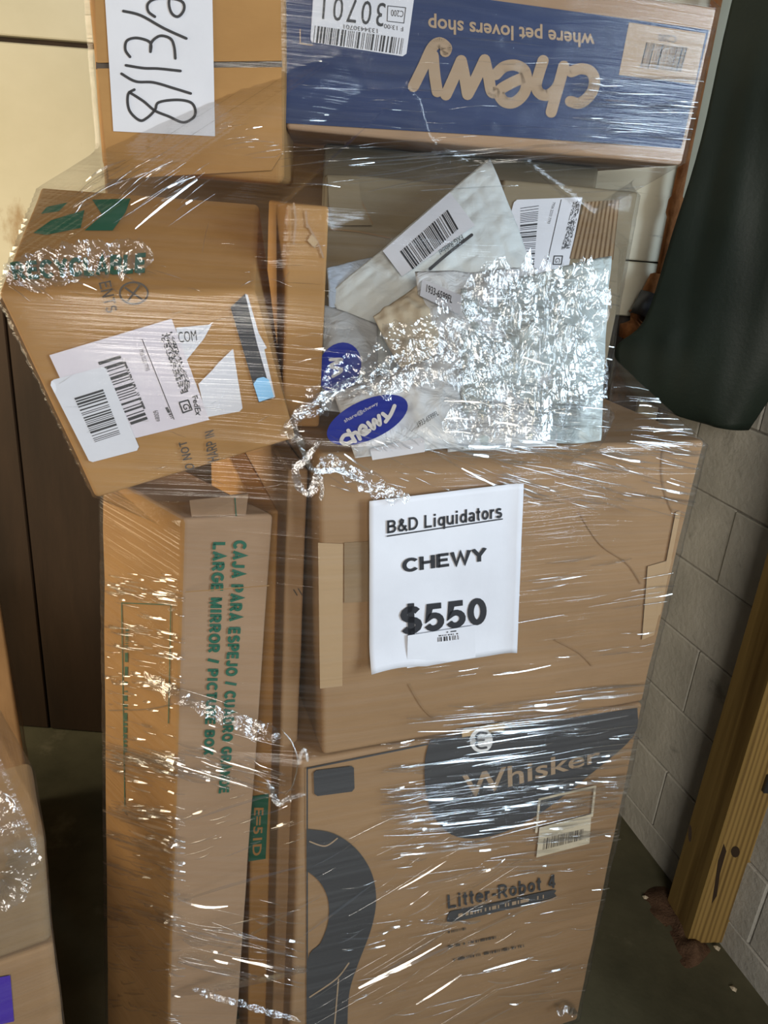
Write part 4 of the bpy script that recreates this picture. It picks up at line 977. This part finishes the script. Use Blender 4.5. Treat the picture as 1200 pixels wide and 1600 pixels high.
folds(168, 284, 1130, 1440, 260, 17, 14, 90, 1.0, 2.8, 4, 0.1, 8)
folds(168, 284, 1460, 1590, 70, 10, 8, 40, 0.8, 1.8, 16, 0.1, 4)
folds(284, 440, 1085, 1240, 70, 15, 20, 130, 0.8, 2.4, 5, 0.2, 4)
folds(284, 470, 1400, 1530, 60, 13, 20, 150, 0.8, 2.6, 5, 0.15, 5)
folds(290, 470, 1240, 1340, 26, -17, 15, 80, 0.8, 1.8, 8)
folds(20, 400, 420, 470, 16, 25, 10, 60, 0.8, 1.8, 30)
folds(90, 450, 340, 760, 40, -20, 10, 70, 0.6, 1.4, 40)
folds(440, 520, 330, 700, 24, 2, 20, 70, 0.6, 1.2, 14)
for a, b, w_ in (((278, 1408), (474, 1352), 3.6), ((268, 1552), (480, 1512), 5), ((300, 1515), (500, 1400), 3), ((560, 1542), (700, 1478), 3.4), ((700, 1478), (870, 1400), 3), ((640, 1010), (880, 960), 2),
                 ((440, 262), (720, 238), 3.2), ((720, 238), (1000, 222), 3.2), ((575, 300), (760, 268), 2.2), ((270, 1470), (470, 1420), 2), ((545, 1310), (720, 1232), 3), ((690, 1330), (960, 1262), 2.4), ((300, 1280), (460, 1232), 2.4)):
    fold(a, b, w_, 3, 12)
fw = obj('film_folds', RB['V'], RB['F'], M['fold'], film); stuff(fw); fw.data.polygons.foreach_set('use_smooth', RB['U'])
fw.data.uv_layers.new(name='film')

def crumple(name, path, width, mat, parent, nu=130, nv=22, amp=0.012, seed=0, lift=0.006, along=1.0):
    """crumpled edge of loose film: a ribbon along a path (px, py, depth) with sharp random creases"""
    P = smooth_path(path, 12); P = [at(*p) for p in P]
    V = []; Fs = []
    L = len(P) - 1
    for i in range(nu + 1):
        s = i / nu * L; k = min(int(s), L - 1); p = P[k].lerp(P[k + 1], s - k); d = (P[k + 1] - P[k]).normalized()
        n = (CC - p).normalized(); sd = d.cross(n).normalized()
        wd = width if not isinstance(width, tuple) else width[0] + (width[1] - width[0]) * i / nu
        t_ = i / nu; wd *= (0.15 + 0.85 * min(1, 6 * t_, 6 * (1 - t_)) ** 0.7) * (0.8 + 0.5 * noise.noise(Vector((t_ * 14, seed, 3.0))))
        sh_ = 0.22 * noise.noise(Vector((t_ * 9, seed + 4, 1.0)))
        for j in range(nv + 1):
            v = j / nv - 0.5 + sh_ + (0.10 * noise.noise(Vector((t_ * 60, j // max(nv, 1), seed))) if j in (0, nv) else 0)
            q = p + sd * v * wd * (1 + .25 * noise.noise(Vector((i * .11, seed, 0))))
            f = 0
            for o_, sc in ((1, 16), (.6, 38), (.28, 85)): f += o_ * abs(noise.noise((q - d * q.dot(d) * (1 - along)) * sc + Vector((seed, seed, o_))))
            q = q + n * (lift + amp * f) + sd * amp * .5 * noise.noise(q * 60 + Vector((3, seed, 0)))
            V.append(q)
    for i in range(nu):
        for j in range(nv): a = i * (nv + 1) + j; Fs.append([a, a + 1, a + nv + 2, a + nv + 1])
    o = obj(name, V, Fs, mat, parent)
    uv = o.data.uv_layers.new(name='film')
    for p in o.data.polygons:
        for li, vi in zip(p.loop_indices, p.vertices): uv.data[li].uv = ((vi // (nv + 1)) * 0.004, (vi % (nv + 1)) * 0.004)
    return o
def dpt(x, y, less=0.01):
    h = on_film((x, y)); return h[2] - less if h else 1.0
def path(*pts): return [(x, y, dpt(x, y)) for x, y in pts]
crumple('crumpled_edge', path((462, 655), (500, 622), (560, 580), (620, 545), (690, 515), (730, 515)), (0.035, 0.085), M['crumple'], film, seed=1)
crumple('crumpled_edge', path((560, 610), (640, 575), (720, 560), (800, 540)), (0.05, 0.09), M['crumple'], film, 110, 22, 0.008, 2)
crumple('crumpled_edge', path((500, 715), (540, 735), (590, 765), (640, 780)), (0.02, 0.03), M['crumple'], film, 70, 12, 0.006, 3)
crumple('crumpled_edge', path((720, 470), (800, 470), (880, 480), (950, 500)), (0.10, 0.16), M['crumple'], film, 120, 40, 0.008, 4, 0.006, 0.7)
crumple('crumpled_edge', path((715, 600), (790, 585), (870, 590), (950, 575)), (0.10, 0.13), M['crumple'], film, 120, 34, 0.008, 12, 0.006, 0.45)
crumple('crumpled_edge', path((690, 665), (780, 655), (870, 660), (960, 650)), (0.06, 0.06), M['crumple'], film, 120, 20, 0.006, 13, 0.006, 0.25)
crumple('crumpled_edge', path((10, 440), (90, 415), (170, 400), (240, 405)), (0.05, 0.05), M['crumple'], film, 100, 18, 0.010, 5)
crumple('crumpled_edge', path((225, 1050), (270, 1085), (330, 1110), (400, 1140), (440, 1150)), (0.02, 0.035), M['crumple'], film, 90, 14, 0.008, 6)
crumple('crumpled_edge', path((300, 1545), (380, 1570), (470, 1595)), (0.012, 0.012), M['crumple'], film, 60, 8, 0.004, 7)
def tail(pts, r0, r1, seed):
    P = smooth_path([(x, y, dpt(x, y, l)) for x, y, l in pts], 3)
    for k in range(3):
        Q = [(x + r0 * 500 * noise.noise(Vector((i * .5, seed, k * 7.0))), y + r0 * 500 * noise.noise(Vector((i * .5, seed + 9, k * 7.0))), d - 0.002 * k) for i, (x, y, d) in enumerate(P)]
        crumple('twisted_tail', Q, (r0 * 1.7, r1 * 1.7), M['crumple'], film, 60, 5, r0 * 0.9, seed * 3 + k, 0.002)
tail([(560, 590, .02), (505, 620, .025), (465, 650, .03), (452, 672, .03), (468, 690, .03), (476, 712, .025)], 0.010, 0.006, 1)
tail([(500, 690, .02), (478, 715, .03), (462, 738, .035), (470, 765, .035), (486, 768, .035), (494, 745, .03), (502, 722, .02)], 0.006, 0.006, 2)
tail([(500, 740, .025), (503, 765, .03), (500, 782, .03)], 0.004, 0.003, 3)
tail([(470, 700, .03), (490, 735, .03), (530, 735, .02), (570, 755, .015)], 0.004, 0.004, 4)
tail([(418, 1218, .02), (428, 1245, .025), (436, 1255, .025), (450, 1248, .02), (478, 1240, .015)], 0.006, 0.004, 5)
tail([(440, 1140, .01), (456, 1160, .012), (465, 1190, .012), (458, 1225, .012), (446, 1242, .012)], 0.0012, 0.0012, 6)
tail([(870, 1582, .02), (886, 1578, .03), (902, 1584, .02)], 0.010, 0.008, 7)
tail([(465, 1195, .012), (474, 1172, .016), (482, 1190, .012)], 0.004, 0.003, 8)

# film of the neighbouring stack
CT2 = (sum(p.x for p in HULL_LEFT[N1.name]) / 8, sum(p.y for p in HULL_LEFT[N1.name]) / 8)
film2 = thing('stretch_wrap', 'loose clear film around the neighbouring stack at lower left', 'film', (CT2[0], CT2[1], 0.05))
d2 = wrap(list(HULL_LEFT.values()), CT2, 0.05, nb.z + 0.30, 90, 260, 0.9, 0.005)
f2, V2, F2 = wrap_mesh('film_sheet', d2, CT2, film2, M['film'], 0.003)
crumple('crumpled_edge', [(-20, 1230, 1.02), (15, 1290, 1.03), (35, 1350, 1.05), (20, 1390, 1.05), (-20, 1410, 1.05)], (0.05, 0.05), M['crumple'], film2, 90, 16, 0.010, 9)

# ------------------------------------------------------------------ price sheet stuck on the outside of the film
PSG = Plane(PBIG.p + PBIG.n * 0.013, PBIG.n)
sign = thing('price_sheet', 'white paper price sheet reading CHEWY stuck on the large carton', 'sign', PSG.hit((690, 1040)))
q = [PSG.hit(p) for p in ((577, 783), (816, 754), (806, 1018), (577, 1048))]
V = []; Fs = []; n_ = 30
def curl(u, v):
    c = 0.010 * max(0, (v - 0.80) / 0.2) ** 2 * (1 - u) + 0.004 * max(0, (u - .9) / .1) ** 2
    return c + 0.0012 * noise.noise(Vector((u * 4, v * 5, 2)))
for j in range(n_ + 1):
    for i in range(n_ + 1):
        u, v = i / n_, j / n_
        V.append(bil(q, u, v) + PSG.n * curl(u, v) + Vector((0, 0, 0.004 * max(0, (v - .85) / .15) * math.sin(u * 9) * (u < .4))))
for j in range(n_):
    for i in range(n_): a = j * (n_ + 1) + i; Fs.append([a, a + 1, a + n_ + 2, a + n_ + 1])
sp = obj('paper', V, Fs, M['white'], sign, smooth=True)
sm = sp.modifiers.new('thickness', 'SOLIDIFY'); sm.thickness = 0.0004
blockletters('lettering', 'B&D Liquidators', [(605, 813), (785, 787), (785, 814), (605, 839)], PSG, 0.0022, M['ink'], sign, 0.17)
pen('underline', [[(605, 838), (785, 811)]], 1.8, PSG, 0.0021, M['ink'], sign)
blockletters('lettering', 'CHEWY', [(628, 871), (761, 853), (761, 880), (629, 899)], PSG, 0.0022, M['ink'], sign, 0.215)
blockletters('lettering', '$550', [(625, 945), (760, 929), (761, 979), (626, 998)], PSG, 0.0022, M['ink'], sign, 0.215)
stk = patch_px('price_sticker', [(637, 993), (742, 977), (743, 1027), (636, 1044)], PSG, 0.0050, M['white'], sign)
bars('barcode', [(684, 996), (717, 992), (718, 999), (684, 1003)], PSG, 0.0056, M['ink'], stk, 24, 51)
dashes('small_print', [(690, 988), (713, 985), (713, 987), (690, 990)], PSG, 0.0056, M['ink_soft'], stk, 1, 18, 5, 0.6)
dashes('small_print', [(683, 993), (717, 989), (717, 991), (683, 995)], PSG, 0.0056, M['ink_soft'], stk, 1, 26, 6, 0.6)
